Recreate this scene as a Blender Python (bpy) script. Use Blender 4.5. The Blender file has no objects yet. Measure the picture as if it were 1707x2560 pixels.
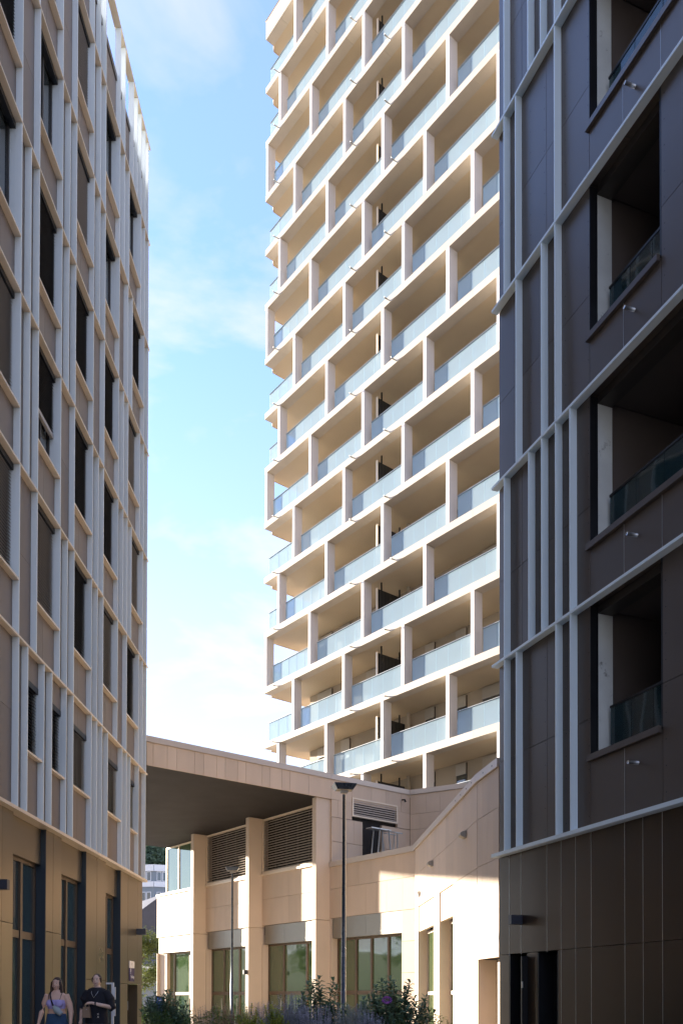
import bpy, bmesh, math, random
from math import radians as R, sin, cos, pi, sqrt, atan2
from mathutils import Vector, Matrix
random.seed(7)
C = bpy.context.scene
COL = C.collection
EYE = 1.3                       # camera height; facade heights below are given above eye level

# ---------------------------------------------------------------- camera, sky, sun, exposure
cam = bpy.data.objects.new('camera', bpy.data.cameras.new('camera'))
COL.objects.link(cam); C.camera = cam
cam.location = (0, 0, EYE)
cam.rotation_mode = 'XYZ'
cam.data.sensor_fit = 'VERTICAL'; cam.data.sensor_height = 36.0
cam.data.lens = 2150 / 2560 * 36.0
cam.data.shift_y = (2495 - 2150 * math.tan(.014) - 1280) / 2560
cam.matrix_world = Matrix.Translation((0, 0, EYE)) @ Matrix.Rotation(R(90) + .014, 4, 'X') @ Matrix.Rotation(.002, 4, 'Z')
cam.data.clip_end = 3000
C.render.resolution_x = 682; C.render.resolution_y = 1024

SUN = Vector((-.783, .621, math.tan(R(10.5)))).normalized()
w = bpy.data.worlds.new('World'); C.world = w; w.use_nodes = True
nt = w.node_tree; nt.nodes.clear()
out = nt.nodes.new('ShaderNodeOutputWorld'); bg = nt.nodes.new('ShaderNodeBackground')
sky = nt.nodes.new('ShaderNodeTexSky'); sky.sky_type = 'NISHITA'; sky.sun_disc = False
sky.sun_elevation = R(10.5); sky.sun_rotation = atan2(SUN.x, SUN.y) % (2 * pi)
sky.air_density = 1.0; sky.dust_density = .8; sky.ozone_density = 7.5
tc = nt.nodes.new('ShaderNodeTexCoord'); mp = nt.nodes.new('ShaderNodeMapping')
mp.inputs['Scale'].default_value = (1.3, 1.3, 4.2); mp.inputs['Location'].default_value = (.35, .1, .2)
nz = nt.nodes.new('ShaderNodeTexNoise'); nz.inputs['Scale'].default_value = 2.1
nz.inputs['Detail'].default_value = 7; nz.inputs['Roughness'].default_value = .55; nz.inputs['Distortion'].default_value = .5
rp = nt.nodes.new('ShaderNodeValToRGB'); rp.color_ramp.elements[0].position = .45; rp.color_ramp.elements[1].position = .68
mx = nt.nodes.new('ShaderNodeMix'); mx.data_type = 'RGBA'
mul = nt.nodes.new('ShaderNodeMath'); mul.operation = 'MULTIPLY'; mul.inputs[1].default_value = .50
mx.inputs['B'].default_value = (1.55, 1.42, 1.40, 1)
nt.links.new(tc.outputs['Generated'], mp.inputs['Vector']); nt.links.new(mp.outputs['Vector'], nz.inputs['Vector'])
nt.links.new(nz.outputs['Fac'], rp.inputs['Fac']); nt.links.new(rp.outputs['Color'], mul.inputs[0])
sp = nt.nodes.new('ShaderNodeSeparateXYZ'); nt.links.new(tc.outputs['Generated'], sp.inputs[0])
mr = nt.nodes.new('ShaderNodeMapRange'); mr.interpolation_type = 'SMOOTHSTEP'; mr.inputs['From Min'].default_value = .68; mr.inputs['From Max'].default_value = .15; mr.inputs['To Min'].default_value = .24; mr.inputs['To Max'].default_value = .72
nt.links.new(sp.outputs['Z'], mr.inputs['Value'])
ad = nt.nodes.new('ShaderNodeMath'); ad.operation = 'ADD'; ad.use_clamp = True; nt.links.new(mul.outputs[0], ad.inputs[0]); nt.links.new(mr.outputs[0], ad.inputs[1])
nt.links.new(ad.outputs[0], mx.inputs['Factor']); nt.links.new(sky.outputs['Color'], mx.inputs['A'])
wb = nt.nodes.new('ShaderNodeMix'); wb.data_type = 'RGBA'; wb.blend_type = 'MULTIPLY'; wb.inputs['Factor'].default_value = 1; wb.inputs['B'].default_value = (1.02, 1.0, .97, 1)
nt.links.new(mx.outputs['Result'], wb.inputs['A']); nt.links.new(wb.outputs['Result'], bg.inputs['Color']); nt.links.new(bg.outputs['Background'], out.inputs['Surface'])
bg.inputs['Strength'].default_value = .085
sl = bpy.data.lights.new('sun', 'SUN'); sl.energy = 2.0; sl.angle = R(.8); sl.color = (1, .87, .71)
so = bpy.data.objects.new('sun', sl); COL.objects.link(so); so.rotation_euler = SUN.to_track_quat('Z', 'Y').to_euler()
C.view_settings.view_transform = 'Standard'; C.view_settings.look = 'None'
C.view_settings.exposure = 3.3; C.view_settings.gamma = 1; C.view_settings.use_curve_mapping = False

# ---------------------------------------------------------------- materials
def mat(name, col, rough=.6, metal=0., var=.06, nscale=3., namp=.08, bump=0., bscale=40., spec=.5, coat=0., stretch=(1, 1, 1), dirt=None):
    m = bpy.data.materials.new(name); m.use_nodes = True
    n = m.node_tree.nodes; l = m.node_tree.links; b = n['Principled BSDF']
    b.inputs['Roughness'].default_value = rough; b.inputs['Metallic'].default_value = metal
    b.inputs['Specular IOR Level'].default_value = spec
    if coat: b.inputs['Coat Weight'].default_value = coat; b.inputs['Coat Roughness'].default_value = .12
    t = n.new('ShaderNodeTexCoord'); mp = n.new('ShaderNodeMapping'); mp.inputs['Scale'].default_value = stretch
    geo = n.new('ShaderNodeNewGeometry'); l.new(geo.outputs['Position'], mp.inputs['Vector'])
    z = n.new('ShaderNodeTexNoise'); z.inputs['Scale'].default_value = nscale; z.inputs['Detail'].default_value = 6
    l.new(mp.outputs['Vector'], z.inputs['Vector'])
    oi = n.new('ShaderNodeObjectInfo')
    a = n.new('ShaderNodeMath'); a.operation = 'MULTIPLY_ADD'; a.inputs[1].default_value = 2 * namp; a.inputs[2].default_value = 1 - namp
    l.new(z.outputs['Fac'], a.inputs[0])
    c = n.new('ShaderNodeMath'); c.operation = 'MULTIPLY_ADD'; c.inputs[1].default_value = 2 * var; c.inputs[2].default_value = 1 - var
    l.new(oi.outputs['Random'], c.inputs[0])
    d = n.new('ShaderNodeMath'); d.operation = 'MULTIPLY'; l.new(a.outputs[0], d.inputs[0]); l.new(c.outputs[0], d.inputs[1])
    v = n.new('ShaderNodeVectorMath'); v.operation = 'SCALE'; v.inputs[0].default_value = col; l.new(d.outputs[0], v.inputs['Scale'])
    src = v.outputs[0]
    if dirt:
        z2 = n.new('ShaderNodeTexNoise'); z2.inputs['Scale'].default_value = dirt[1]; z2.inputs['Detail'].default_value = 8; z2.inputs['Roughness'].default_value = .7
        l.new(mp.outputs['Vector'], z2.inputs['Vector'])
        r2 = n.new('ShaderNodeValToRGB'); r2.color_ramp.elements[0].position = dirt[2]; r2.color_ramp.elements[1].position = dirt[2] + .12
        l.new(z2.outputs['Fac'], r2.inputs['Fac'])
        mm = n.new('ShaderNodeMix'); mm.data_type = 'RGBA'; mm.inputs['B'].default_value = (*dirt[0], 1)
        l.new(r2.outputs['Color'], mm.inputs['Factor']); l.new(src, mm.inputs['A']); src = mm.outputs['Result']
    l.new(src, b.inputs['Base Color'])
    ra = n.new('ShaderNodeMath'); ra.operation = 'MULTIPLY_ADD'; ra.inputs[1].default_value = .16; ra.inputs[2].default_value = rough - .08
    l.new(z.outputs['Fac'], ra.inputs[0]); l.new(ra.outputs[0], b.inputs['Roughness'])
    if bump:
        z3 = n.new('ShaderNodeTexNoise'); z3.inputs['Scale'].default_value = bscale; z3.inputs['Detail'].default_value = 4
        l.new(mp.outputs['Vector'], z3.inputs['Vector'])
        bp = n.new('ShaderNodeBump'); bp.inputs['Strength'].default_value = bump; bp.inputs['Distance'].default_value = .02
        l.new(z3.outputs['Fac'], bp.inputs['Height']); l.new(bp.outputs['Normal'], b.inputs['Normal'])
    return m
M = {}
M['cream'] = mat('cream_powder_coated_metal', (.82, .70, .54), .42, .1, .03, 1.5, .03)  # cream coat, its colour warmed to carry bounce light on the soffits
M['fin'] = mat('sky_cooled_pale_fin', (.84, .90, .88), .40, 0., .03, 1.5, .03, stretch=(1, 1, .15))  # cream fins; the cool sky light on them is put into the colour
M['finr'] = mat('sky_tinted_blue_grey_fin', (.70, .82, .86), .40, 0., .03, 1.5, .03, stretch=(1, 1, .15))  # right block's fins and bands, blue of the sky put into the colour
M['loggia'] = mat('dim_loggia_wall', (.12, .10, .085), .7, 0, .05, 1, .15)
M['brown'] = mat('brown_composite_panel', (.225, .178, .140), .44, .15, .10, .6, .10, bump=.08, bscale=1.2)
M['dbrown'] = mat('dark_brown_composite_panel', (.098, .081, .066), .36, .2, .10, .5, .10, bump=.10, bscale=1.2)
M['bronze'] = mat('bronze_metal_panel', (.27, .225, .16), .30, .85, .08, .5, .10, bump=.10, bscale=1.0)
M['shaded_bronze'] = mat('shade_darkened_bronze_panel', (.052, .039, .028), .36, .6, .10, .5, .10, bump=.10, bscale=1.0)  # same bronze as the left base, shade put into a darker colour
M['beige'] = mat('beige_fibre_cement_panel', (.62, .485, .36), .62, 0, .06, 2.2, .13, bump=.04, bscale=30, stretch=(1, 1, .25))
M['beige2'] = mat('pale_beige_column_render', (.62, .51, .40), .66, 0, .03, 2.0, .05, bump=.05, bscale=30)
M['coping'] = mat('beige_coping_metal', (.56, .49, .42), .45, .2, .03, 2.0, .04)
M['white'] = mat('white_precast_concrete', (.62, .545, .45), .62, 0, .04, 2.2, .10, bump=.05, bscale=25, stretch=(1, 1, .35))
M['colw'] = mat('white_column_panel', (.74, .70, .66), .5, 0, .03, 1.6, .03)
M['ceil'] = mat('sand_painted_soffit', (.64, .51, .35), .55, 0, .04, .7, .10)
M['ceil2'] = mat('pale_sand_soffit_band', (.60, .53, .43), .6, 0, .04, .9, .06)
M['towall'] = mat('beige_balcony_wall', (.42, .35, .27), .7, 0, .05, 1.5, .06)
M['gap'] = mat('dark_joint_backing', (.03, .026, .024), .8, 0, .0, 3, .05)
M['black'] = mat('black_metal', (.022, .024, .027), .4, .5, .05, 4, .1)
M['blindk'] = mat('tilt_darkened_blind_slat', (.06, .055, .05), .45, .3, .1, 5, .05)  # one kind of blind; shade from the slat tilt is put into the colour
M['blindg'] = mat('tilt_lightened_blind_slat', (.46, .42, .37), .45, .2, .1, 5, .05)  # same slats, light caught by their tilt put into a paler colour
M['frame'] = mat('dark_grey_window_frame', (.075, .068, .06), .45, .4, .05, 4, .05)
M['frameb'] = mat('bronze_window_frame', (.15, .11, .075), .42, .5, .05, 4, .05)
M['interior'] = mat('dark_interior', (.014, .012, .011), .8, 0, .05, 1, .15)
M['conc'] = mat('raw_grey_concrete', (.62, .66, .62), .75, 0, .08, 2.5, .18, bump=.25, bscale=18, dirt=((.10, .11, .10), 3.2, .60))
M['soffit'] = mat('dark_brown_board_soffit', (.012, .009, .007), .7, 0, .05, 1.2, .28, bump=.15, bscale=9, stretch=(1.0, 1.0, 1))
M['zinc'] = mat('brushed_zinc_panel', (.30, .28, .24), .42, .6, .05, 1.2, .12)
M['bluejamb'] = mat('dark_blue_painted_jamb', (.03, .045, .06), .4, .2, .0, 1, .05)
M['steel'] = mat('galvanised_steel', (.50, .52, .52), .38, .8, .05, 6, .1)
M['lamp'] = mat('dark_blue_black_lamp_paint', (.035, .055, .085), .28, .3, .02, 3, .05, coat=.5)
M['wlamp'] = mat('dark_wall_lamp_paint', (.045, .05, .065), .4, .2, .02, 3, .05)
M['pave'] = mat('grey_paving', (.52, .45, .37), .85, 0, .05, 1.5, .15, bump=.3, bscale=25)
M['earth'] = mat('brown_planting_soil', (.10, .075, .05), .95, 0, 0, 6, .3, bump=.5, bscale=30)

def glassmat(name, tint=(.03, .045, .045), rough=.04, spec=1.0, trans=0., tcol=(.8, .9, .92), film=0.):
    m = bpy.data.materials.new(name); m.use_nodes = True
    n = m.node_tree.nodes; l = m.node_tree.links; b = n['Principled BSDF']; o = n['Material Output']
    b.inputs['Base Color'].default_value = (*tint, 1); b.inputs['Roughness'].default_value = rough
    b.inputs['IOR'].default_value = 1.52; b.inputs['Specular IOR Level'].default_value = spec
    geo = n.new('ShaderNodeNewGeometry')
    z = n.new('ShaderNodeTexNoise'); z.inputs['Scale'].default_value = .8; z.inputs['Detail'].default_value = 1
    l.new(geo.outputs['Position'], z.inputs['Vector'])
    bp = n.new('ShaderNodeBump'); bp.inputs['Strength'].default_value = .12; bp.inputs['Distance'].default_value = .08
    l.new(z.outputs['Fac'], bp.inputs['Height']); l.new(bp.outputs['Normal'], b.inputs['Normal'])
    last = b.outputs[0]
    if film:
        d = n.new('ShaderNodeBsdfDiffuse'); d.inputs['Color'].default_value = (.66, .77, .82, 1)
        t2 = n.new('ShaderNodeBsdfTranslucent'); t2.inputs['Color'].default_value = (.66, .80, .88, 1)
        a = n.new('ShaderNodeMixShader'); a.inputs[0].default_value = .45; l.new(d.outputs[0], a.inputs[1]); l.new(t2.outputs[0], a.inputs[2])
        a2 = n.new('ShaderNodeMixShader'); a2.inputs[0].default_value = film; l.new(last, a2.inputs[1]); l.new(a.outputs[0], a2.inputs[2]); last = a2.outputs[0]
    if trans:
        t = n.new('ShaderNodeBsdfTransparent'); t.inputs['Color'].default_value = (*tcol, 1)
        s = n.new('ShaderNodeMixShader'); s.inputs[0].default_value = trans
        l.new(last, s.inputs[1]); l.new(t.outputs[0], s.inputs[2]); last = s.outputs[0]
    l.new(last, o.inputs['Surface'])
    return m
M['glass'] = glassmat('window_glass', (.05, .055, .05), .03, 1.4)
M['glassb'] = glassmat('blue_tinted_shop_glass', (.02, .045, .06), .05, .9)
M['glassd'] = glassmat('door_glass', (.06, .105, .045), .03, 1.7)  # reflection of the green lawn is put into the base tint
M['balglass'] = glassmat('pale_blue_balustrade_glass', (.35, .5, .6), .04, 1.0, trans=.42, tcol=(.85, .95, 1.0), film=.70)
M['logglass'] = glassmat('dark_balustrade_glass', (.03, .07, .08), .03, 1.0, trans=.5, tcol=(.45, .62, .64))

# ---------------------------------------------------------------- helpers
CACHE = {}
def link(name, me, parent=None, matrix=None):
    o = bpy.data.objects.new(name, me); COL.objects.link(o)
    if parent: o.parent = parent
    if matrix is not None: o.matrix_basis = matrix
    return o
def boxmesh(dx, dy, dz, m, bev=0.):
    key = (round(dx, 3), round(dy, 3), round(dz, 3), m, bev)
    if key in CACHE: return CACHE[key]
    bm = bmesh.new()
    bmesh.ops.create_cube(bm, size=1, matrix=Matrix.Translation((dx / 2, dy / 2, dz / 2)) @ Matrix.Diagonal((dx, dy, dz, 1)))
    if bev: bmesh.ops.bevel(bm, geom=bm.edges[:], offset=bev, segments=1, affect='EDGES')
    me = bpy.data.meshes.new(m); bm.to_mesh(me); bm.free(); me.materials.append(M[m]); CACHE[key] = me
    return me
def mesh(name, verts, faces, m, smooth=False):
    me = bpy.data.meshes.new(name); me.from_pydata([tuple(v) for v in verts], [], faces); me.materials.append(M[m] if isinstance(m, str) else m)
    me.validate(); me.update()
    if smooth: me.polygons.foreach_set('use_smooth', [True] * len(me.polygons))
    return me
def thing(name, label, cat, loc=(0, 0, 0), rz=0., group=None, kind=None):
    o = bpy.data.objects.new(name, None); COL.objects.link(o); o.empty_display_size = .2
    o.location = loc; o.rotation_euler = (0, 0, rz); tag(o, label, cat, group, kind); return o
def tag(o, label=None, cat=None, group=None, kind=None):
    if label: o['label'] = label
    if cat: o['category'] = cat
    if group: o['group'] = group
    if kind: o['kind'] = kind
    return o
class Frame:
    """a facade: x runs along it, 'd' is the distance outward, h the height above eye level"""
    def __init__(s, root, p, xdir, sgn):
        x = Vector((xdir[0], xdir[1], 0)).normalized(); y = Vector((-x.y, x.x, 0))
        m = Matrix.Identity(4); m.col[0][:3] = x; m.col[1][:3] = y; m.translation = (p[0], p[1], EYE)
        s.w = m; s.root = root; s.sgn = sgn
        s.m = root.matrix_basis.inverted() @ m if root else m
    def box(s, name, x0, x1, d0, d1, h0, h1, m, parent=None, bev=0.):
        """parent: a part already placed by this frame (its sub-part)"""
        if x1 < x0: x0, x1 = x1, x0
        y0, y1 = sorted((s.sgn * d0, s.sgn * d1))
        me = boxmesh(x1 - x0, y1 - y0, h1 - h0, m, bev)
        mm = s.m @ Matrix.Translation((x0, y0, h0))
        if parent: mm = parent.matrix_basis.inverted() @ mm; return link(name, me, parent, mm)
        return link(name, me, s.root, mm)
    def verts(s, name, vs, fs, m, parent=None, smooth=False):
        """vs in (x, d, h)"""
        me = mesh(name, [(v[0], s.sgn * v[1], v[2]) for v in vs], fs, m, smooth)
        mm = s.m.copy()
        if parent: return link(name, me, parent, parent.matrix_basis.inverted() @ mm)
        return link(name, me, s.root, mm)
    def pt(s, x, d, h): return s.w @ Vector((x, s.sgn * d, h))
def boxes_v(bl):
    V, F = [], []
    for (x0, x1, d0, d1, h0, h1) in bl:
        b = len(V)
        V += [(x, d, h) for h in (h0, h1) for d in (d0, d1) for x in (x0, x1)]
        F += [tuple(b + i for i in f) for f in ((0, 2, 3, 1), (4, 5, 7, 6), (0, 1, 5, 4), (2, 6, 7, 3), (0, 4, 6, 2), (1, 3, 7, 5))]
    return V, F
def prism(name, pts, z0, z1, m, parent=None):
    n = len(pts)
    V = [(p[0], p[1], z0) for p in pts] + [(p[0], p[1], z1) for p in pts]
    F = [tuple(range(n))[::-1], tuple(range(n, 2 * n))] + [(i, (i + 1) % n, n + (i + 1) % n, n + i) for i in range(n)]
    me = mesh(name, V, F, m)
    bm = bmesh.new(); bm.from_mesh(me); bmesh.ops.recalc_face_normals(bm, faces=bm.faces[:]); bm.to_mesh(me); bm.free()
    return link(name, me, parent)
def tube(pts, rad, seg=8, cap=True):
    """verts, faces of a tube through pts with radii rad"""
    V, F = [], []
    pts = [Vector(p) for p in pts]
    up = Vector((0, 0, 1))
    for i, p in enumerate(pts):
        t = (pts[min(i + 1, len(pts) - 1)] - pts[max(i - 1, 0)]).normalized()
        a = t.cross(up if abs(t.z) < .95 else Vector((1, 0, 0))).normalized(); b = t.cross(a)
        r = rad[i] if isinstance(rad, (list, tuple)) else rad
        V += [tuple(p + a * cos(2 * pi * k / seg) * r + b * sin(2 * pi * k / seg) * r) for k in range(seg)]
    for i in range(len(pts) - 1):
        for k in range(seg):
            F.append((i * seg + k, i * seg + (k + 1) % seg, (i + 1) * seg + (k + 1) % seg, (i + 1) * seg + k))
    if cap: F += [tuple(range(seg)), tuple(range((len(pts) - 1) * seg, len(pts) * seg))[::-1]]
    return V, F
def join(parts):
    V, F = [], []
    for v, f in parts:
        b = len(V); V += list(v); F += [tuple(i + b for i in q) for q in f]
    return V, F

# ---------------------------------------------------------------- ground
gx, gy = 60, 60
V = []
xs = [-500, -200, -120, -60, -30, -20, -12, -8, -5, 0, 5, 8, 12, 20, 30, 60, 120, 300, 500]
ys = [-500, -300, -100, -40, -10, 0, 8, 13, 17, 21, 25, 29, 40, 60, 100, 300, 490]
def gz(y): return -.7 * min(1, max(0, (y - 15) / 13))
for y in ys:
    for x in xs: V.append((x, y, gz(y)))
F = [(j * len(xs) + i, j * len(xs) + i + 1, (j + 1) * len(xs) + i + 1, (j + 1) * len(xs) + i) for j in range(len(ys) - 1) for i in range(len(xs) - 1)]
tag(link('ground', mesh('ground', V, F, 'pave')), kind='structure')

# ---------------------------------------------------------------- building on the left
LB = thing('office_building', 'tall block on the left with cream grid of fins, brown panels and slatted blinds', 'building', (-15, 12, 0))
kL = .98
LF = Frame(LB, (-5.554, 24.5), (-sin(R(.87)), -cos(R(.87))), 1)
LH = [h * kL for h in (3.42, 6.53, 9.66, 12.78, 15.90, 19.02, 22.15, 25.0)]
def Lbox(n, x0, x1, d0, d1, h0, h1, m, **k): return LF.box(n, x0 * kL, x1 * kL, d0, d1, h0, h1, m, **k)
Lbox('wall', .14, 42, -20, -.46, -EYE, 23.5 * kL, 'gap')
END = 15.0
ext = [9.59 + 2.13 * i for i in range(3)]
W_ODD = [(1.02, 2.28), (3.19, 4.44), (5.34, 6.58), (7.46, 8.74), (9.6, 10.86), (11.74, 13.0)]
W_EVEN = [(.61, 1.89), (3.19, 4.44), (5.32, 6.58), (7.46, 8.74), (9.6, 10.86), (11.74, 13.0)]
ST = {
 1: (W_ODD, [.15, .58, 1.02, 2.3, 3.18, 4.44, 4.9, 5.34, 6.58, 7.01, 7.45, 8.73, 9.59]),
 2: (W_EVEN, [.13, .61, 1.88, 2.31, 2.72, 3.2, 4.46, 4.87, 5.32, 6.6, 7.47, 8.73, 9.16, 9.6]),
 3: (W_ODD, [.13, .56, 1.03, 2.28, 2.71, 3.18, 4.44, 5.32, 6.58, 7.02, 7.46, 8.73, 9.15, 9.6]),
 4: (W_EVEN, [.12, .6, 1.9, 2.35, 3.19, 4.43, 4.86, 5.32, 6.57, 6.99, 7.45, 8.73, 9.59]),
 5: (W_ODD, [.15, .58, 1.02, 2.28, 2.73, 3.19, 4.44, 4.86, 5.36, 6.57, 7.47, 8.76, 9.59]),
}
for k in ST: ST[k][1].extend([10.86, 11.3, 11.74, 13.0, 13.43, 13.9, END])
BL = {  # blind states per storey, from the corner towards the camera: k black, g grey by slat tilt, u rolled up, h half
 1: 'kgkggk', 2: 'gkkhgk', 3: 'gkkkug', 4: 'kugukk', 5: 'uugggk'}
def slats(name, w_, ztop, zbot, m, frm, x0, d, par):
    bl = []; z = ztop
    while z > zbot + .03:
        bl.append(z); z -= .062
    V, F = [], []
    for z in bl:
        b = len(V); V += [(x0, d + .03, z - .018), (x0 + w_, d + .03, z - .018), (x0 + w_, d - .03, z + .018), (x0, d - .03, z + .018)]
        V += [(x0, d + .03, z - .022), (x0 + w_, d + .03, z - .022), (x0 + w_, d - .03, z + .014), (x0, d - .03, z + .014)]
        F += [(b, b + 1, b + 2, b + 3), (b + 7, b + 6, b + 5, b + 4), (b, b + 4, b + 5, b + 1), (b + 3, b + 2, b + 6, b + 7)]
    return frm.verts(name, V, F, m, parent=par)
def lwindow(x0, x1, h0, h1, st, dg=-.26):
    """x0 = far jamb; the frame is the window itself, pane and blind are its sub-parts"""
    x0 *= kL; x1 *= kL; x0 += .03; t = .055
    xm = x0 + (x1 - x0) * .42
    V, F = boxes_v([(x0, x0 + t, dg - .04, dg + .04, h0, h1), (x1 - t, x1, dg - .04, dg + .04, h0, h1), (x0 + t, x1 - t, dg - .04, dg + .04, h0, h0 + t), (x0 + t, x1 - t, dg - .04, dg + .04, h1 - t, h1), (xm - .03, xm + .03, dg - .04, dg + .045, h0 + t, h1 - t)])
    wnd = LF.verts('window', V, F, 'frame')
    LF.box('pane', x0 + t, xm - .03, dg - .01, dg + .01, h0 + t, h1 - t, 'glass', parent=wnd)
    LF.box('pane', xm + .03, x1 - t, dg - .01, dg + .01, h0 + t, h1 - t, 'glass', parent=wnd)
    LF.box('blind_box', x0, x1, dg + .042, dg + .15, h1 - .11, h1, 'black', parent=wnd)
    if st in 'kg': slats('blind', x1 - x0 - .04, h1 - .12, h0 + .03, 'blindk' if st == 'k' else 'blindg', LF, x0 + .02, dg + .09, wnd)
    elif st == 'h':
        slats('blind', x1 - x0 - .04, h1 - .12, h0 + .85, 'blindk', LF, x0 + .02, dg + .09, wnd)
        LF.box('blind_rail', x0 + .01, x1 - .01, dg + .06, dg + .12, h0 + .76, h0 + .84, 'blindg', parent=wnd)
    return wnd
FT = .03
def lfin(x, h0, h1, d0=-.115): Lbox('fin', x, x + FT / kL, d0, 0, h0, h1, 'fin')
def lpanels(a, b, h0, h1, joint=None, d=-.115):
    a += FT / kL
    if b - a < .06: return
    cuts = [h0, h1] if not joint else [h0, joint, h1]
    mid = [a, b] if b - a < 1.0 else [a, (a + b) / 2, b]
    for i in range(len(mid) - 1):
        for j in range(len(cuts) - 1):
            Lbox('panel', mid[i] + (.006 if i else 0), mid[i + 1], -.45, d, cuts[j] + (.008 if j else 0), cuts[j + 1], 'brown')
for k, (wins, edges) in ST.items():
    h0, h1 = LH[k], LH[k + 1] - .04
    es = sorted(edges)
    ws = [w_ for w_ in wins]
    for e in es[:-1]: 
        iswin = any(abs(e - a) < .08 for a, b in ws)
        lfin(e, h0, h1)
        if iswin: Lbox('window_reveal', e, e + FT / kL, -.38, -.1155, h0 + 1.0, h1, 'fin')
    for a, b in zip(es[:-1], es[1:]):
        hit = [i for i, (p, q) in enumerate(ws) if abs(a - p) < .1 and abs(b - q) < .1]
        if hit:
            st = BL[k][hit[0]]
            lpanels(a, b, h0, h0 + .96)
            Lbox('sill', a + FT / kL, b, -.40, 0, h0 + .96, h0 + 1.0, 'cream')
            lwindow(a, b, h0 + 1.0, h1, st)
        else:
            lpanels(a, b, h0, h1, joint=h0 + 1.62)
# first storey over the base: smaller windows with a dropped panel on top
E0 = [.19, .99, 1.88, 2.25, 2.69, 4.0, 4.47, 4.88, 5.30, 6.58, 7.02, 7.88, 8.31, 9.15, 9.58, 10.44, 10.9, 11.74, 12.2, 13.0, 13.5, END]
W0 = [(.99, 1.88), (2.69, 4.0), (5.30, 6.58), (7.02, 7.88), (8.31, 9.15), (10.9, 11.74), (12.2, 13.0)]
h0, h1 = LH[0], LH[1] - .04
for e in E0[:-1]:
    lfin(e, h0, h1)
    if any(abs(e - a) < .05 for a, b in W0): Lbox('window_reveal', e, e + FT / kL, -.38, -.1155, 4.6 * kL, 6.0 * kL, 'fin')
for a, b in zip(E0[:-1], E0[1:]):
    if (a, b) in W0:
        lpanels(a, b, h0, 4.56 * kL)
        Lbox('sill', a + FT / kL, b, -.40, -.02, 4.56 * kL, 4.6 * kL, 'cream')
        lpanels(a, b, 6.0 * kL, h1)
        lwindow(a, b, 4.6 * kL, 6.0 * kL, 'g' if b > 2 and b < 7 else 'k')
    else: lpanels(a, b, h0, h1, joint=h0 + 1.7)
# open parapet storey
E6 = [.22, .57, 1.04, 1.47, 1.89, 2.73, 3.19, 4.45, 4.89, 5.39, 6.6, 7.4, 8.7, 9.2, 10.5, 11.4, 12.7, END]
h0, h1 = LH[6], LH[7] - .05
for e in E6[:-1]: lfin(e, h0, h1, -.14)
for a, b in zip(E6[:-1], E6[1:]):
    lpanels(a, b, h0, 23.55 * kL)
    Lbox('parapet_coping', a + FT / kL + .01, b - .01, -.5, -.085, 23.555 * kL, 23.72 * kL, 'dbrown')
for k in range(1, 8):
    Lbox('floor_band', 0, END, -.14 if k < 7 else -.16, .006, LH[k] - .04, LH[k], 'cream')
    if k < 7:
        ws = W0 if k == 1 else ST[k - 1][0]
        if k > 1:
            for a, b in ws: Lbox('lintel', a + FT / kL, b, -.40, -.1405, LH[k] - .045, LH[k] - .002, 'cream')
Lbox('base_ledge', 0, END, -.26, .02, LH[0] - .06, LH[0], 'cream')
Lbox('upper_wall', END + .02, 42, -.45, -.115, LH[0], 23.5 * kL, 'brown')
Lbox('base_wall', END + .02, 42, -.45, -.12, -EYE, LH[0] - .061, 'bronze')
# bronze base with tall shop windows
def gfwindow(x0, x1, htop, hb=-EYE - .1):
    a, b = x0 * kL + .02, x1 * kL - .02; dg = -.36; t = .06; xm = a + (b - a) * .47; ht = 1.2 * kL
    V, F = boxes_v([(a, a + t, dg - .04, dg + .05, hb, htop), (b - t, b, dg - .04, dg + .05, hb, htop), (a + t, b - t, dg - .04, dg + .05, htop - t, htop), (xm - .05, xm + .05, dg - .04, dg + .06, hb, htop - t), (a + t, xm - .05, dg - .04, dg + .04, ht - .07, ht + .07), (xm + .05, b - t, dg - .04, dg + .04, ht - .07, ht + .07)])
    wn = LF.verts('shop_window', V, F, 'frameb')
    for p, q in ((a + t, xm - .05), (xm + .05, b - t)):
        for u, v in ((hb, ht - .07), (ht + .07, htop - t)):
            LF.box('pane', p, q, dg - .012, dg + .012, u, v, 'glassb', parent=wn)
bays = [(2.33, 3.69), (5.25, 6.92), (7.83, 9.48), (10.5, 12.1), (13.0, 14.6)]
for a, b in bays:
    gfwindow(a, b, 2.64 * kL)
    Lbox('lintel_panel', a + .021, b - .008, -.45, -.22, 2.645 * kL, LH[0] - .062, 'bronze')
    Lbox('window_jamb', a + .002, a + .02, -.45, -.121, -EYE, LH[0] - .063, 'bluejamb')
piers = [(0.03, .54, .37), (.54, 1.6, .37), (1.6, 2.33, .37), (3.69, 4.42, .42), (4.42, 5.25, .42), (6.92, 7.42, 1.32), (7.42, 7.83, 1.32), (9.48, 9.98, 1.33), (9.98, 10.5, 1.33), (12.1, 12.55, 1.33), (12.55, 13.0, 1.33), (14.6, 15.0, 1.33)]
for i, (a, b, j) in enumerate(piers):
    Lbox('base_panel', a + .006, b - .006, -.45, -.12, j * kL + .01, LH[0] - .062, 'bronze')
    if i != 1: Lbox('base_panel', a + .006, b - .006, -.45, -.12, -EYE - .7, j * kL - .004, 'bronze')
dr = Lbox('side_door', .56, 1.58, -.44, -.40, -EYE - .7, .36 * kL, 'black')
Lbox('door_handle', .66, .70, -.40, -.34, -.35, -.1, 'steel')
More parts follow.
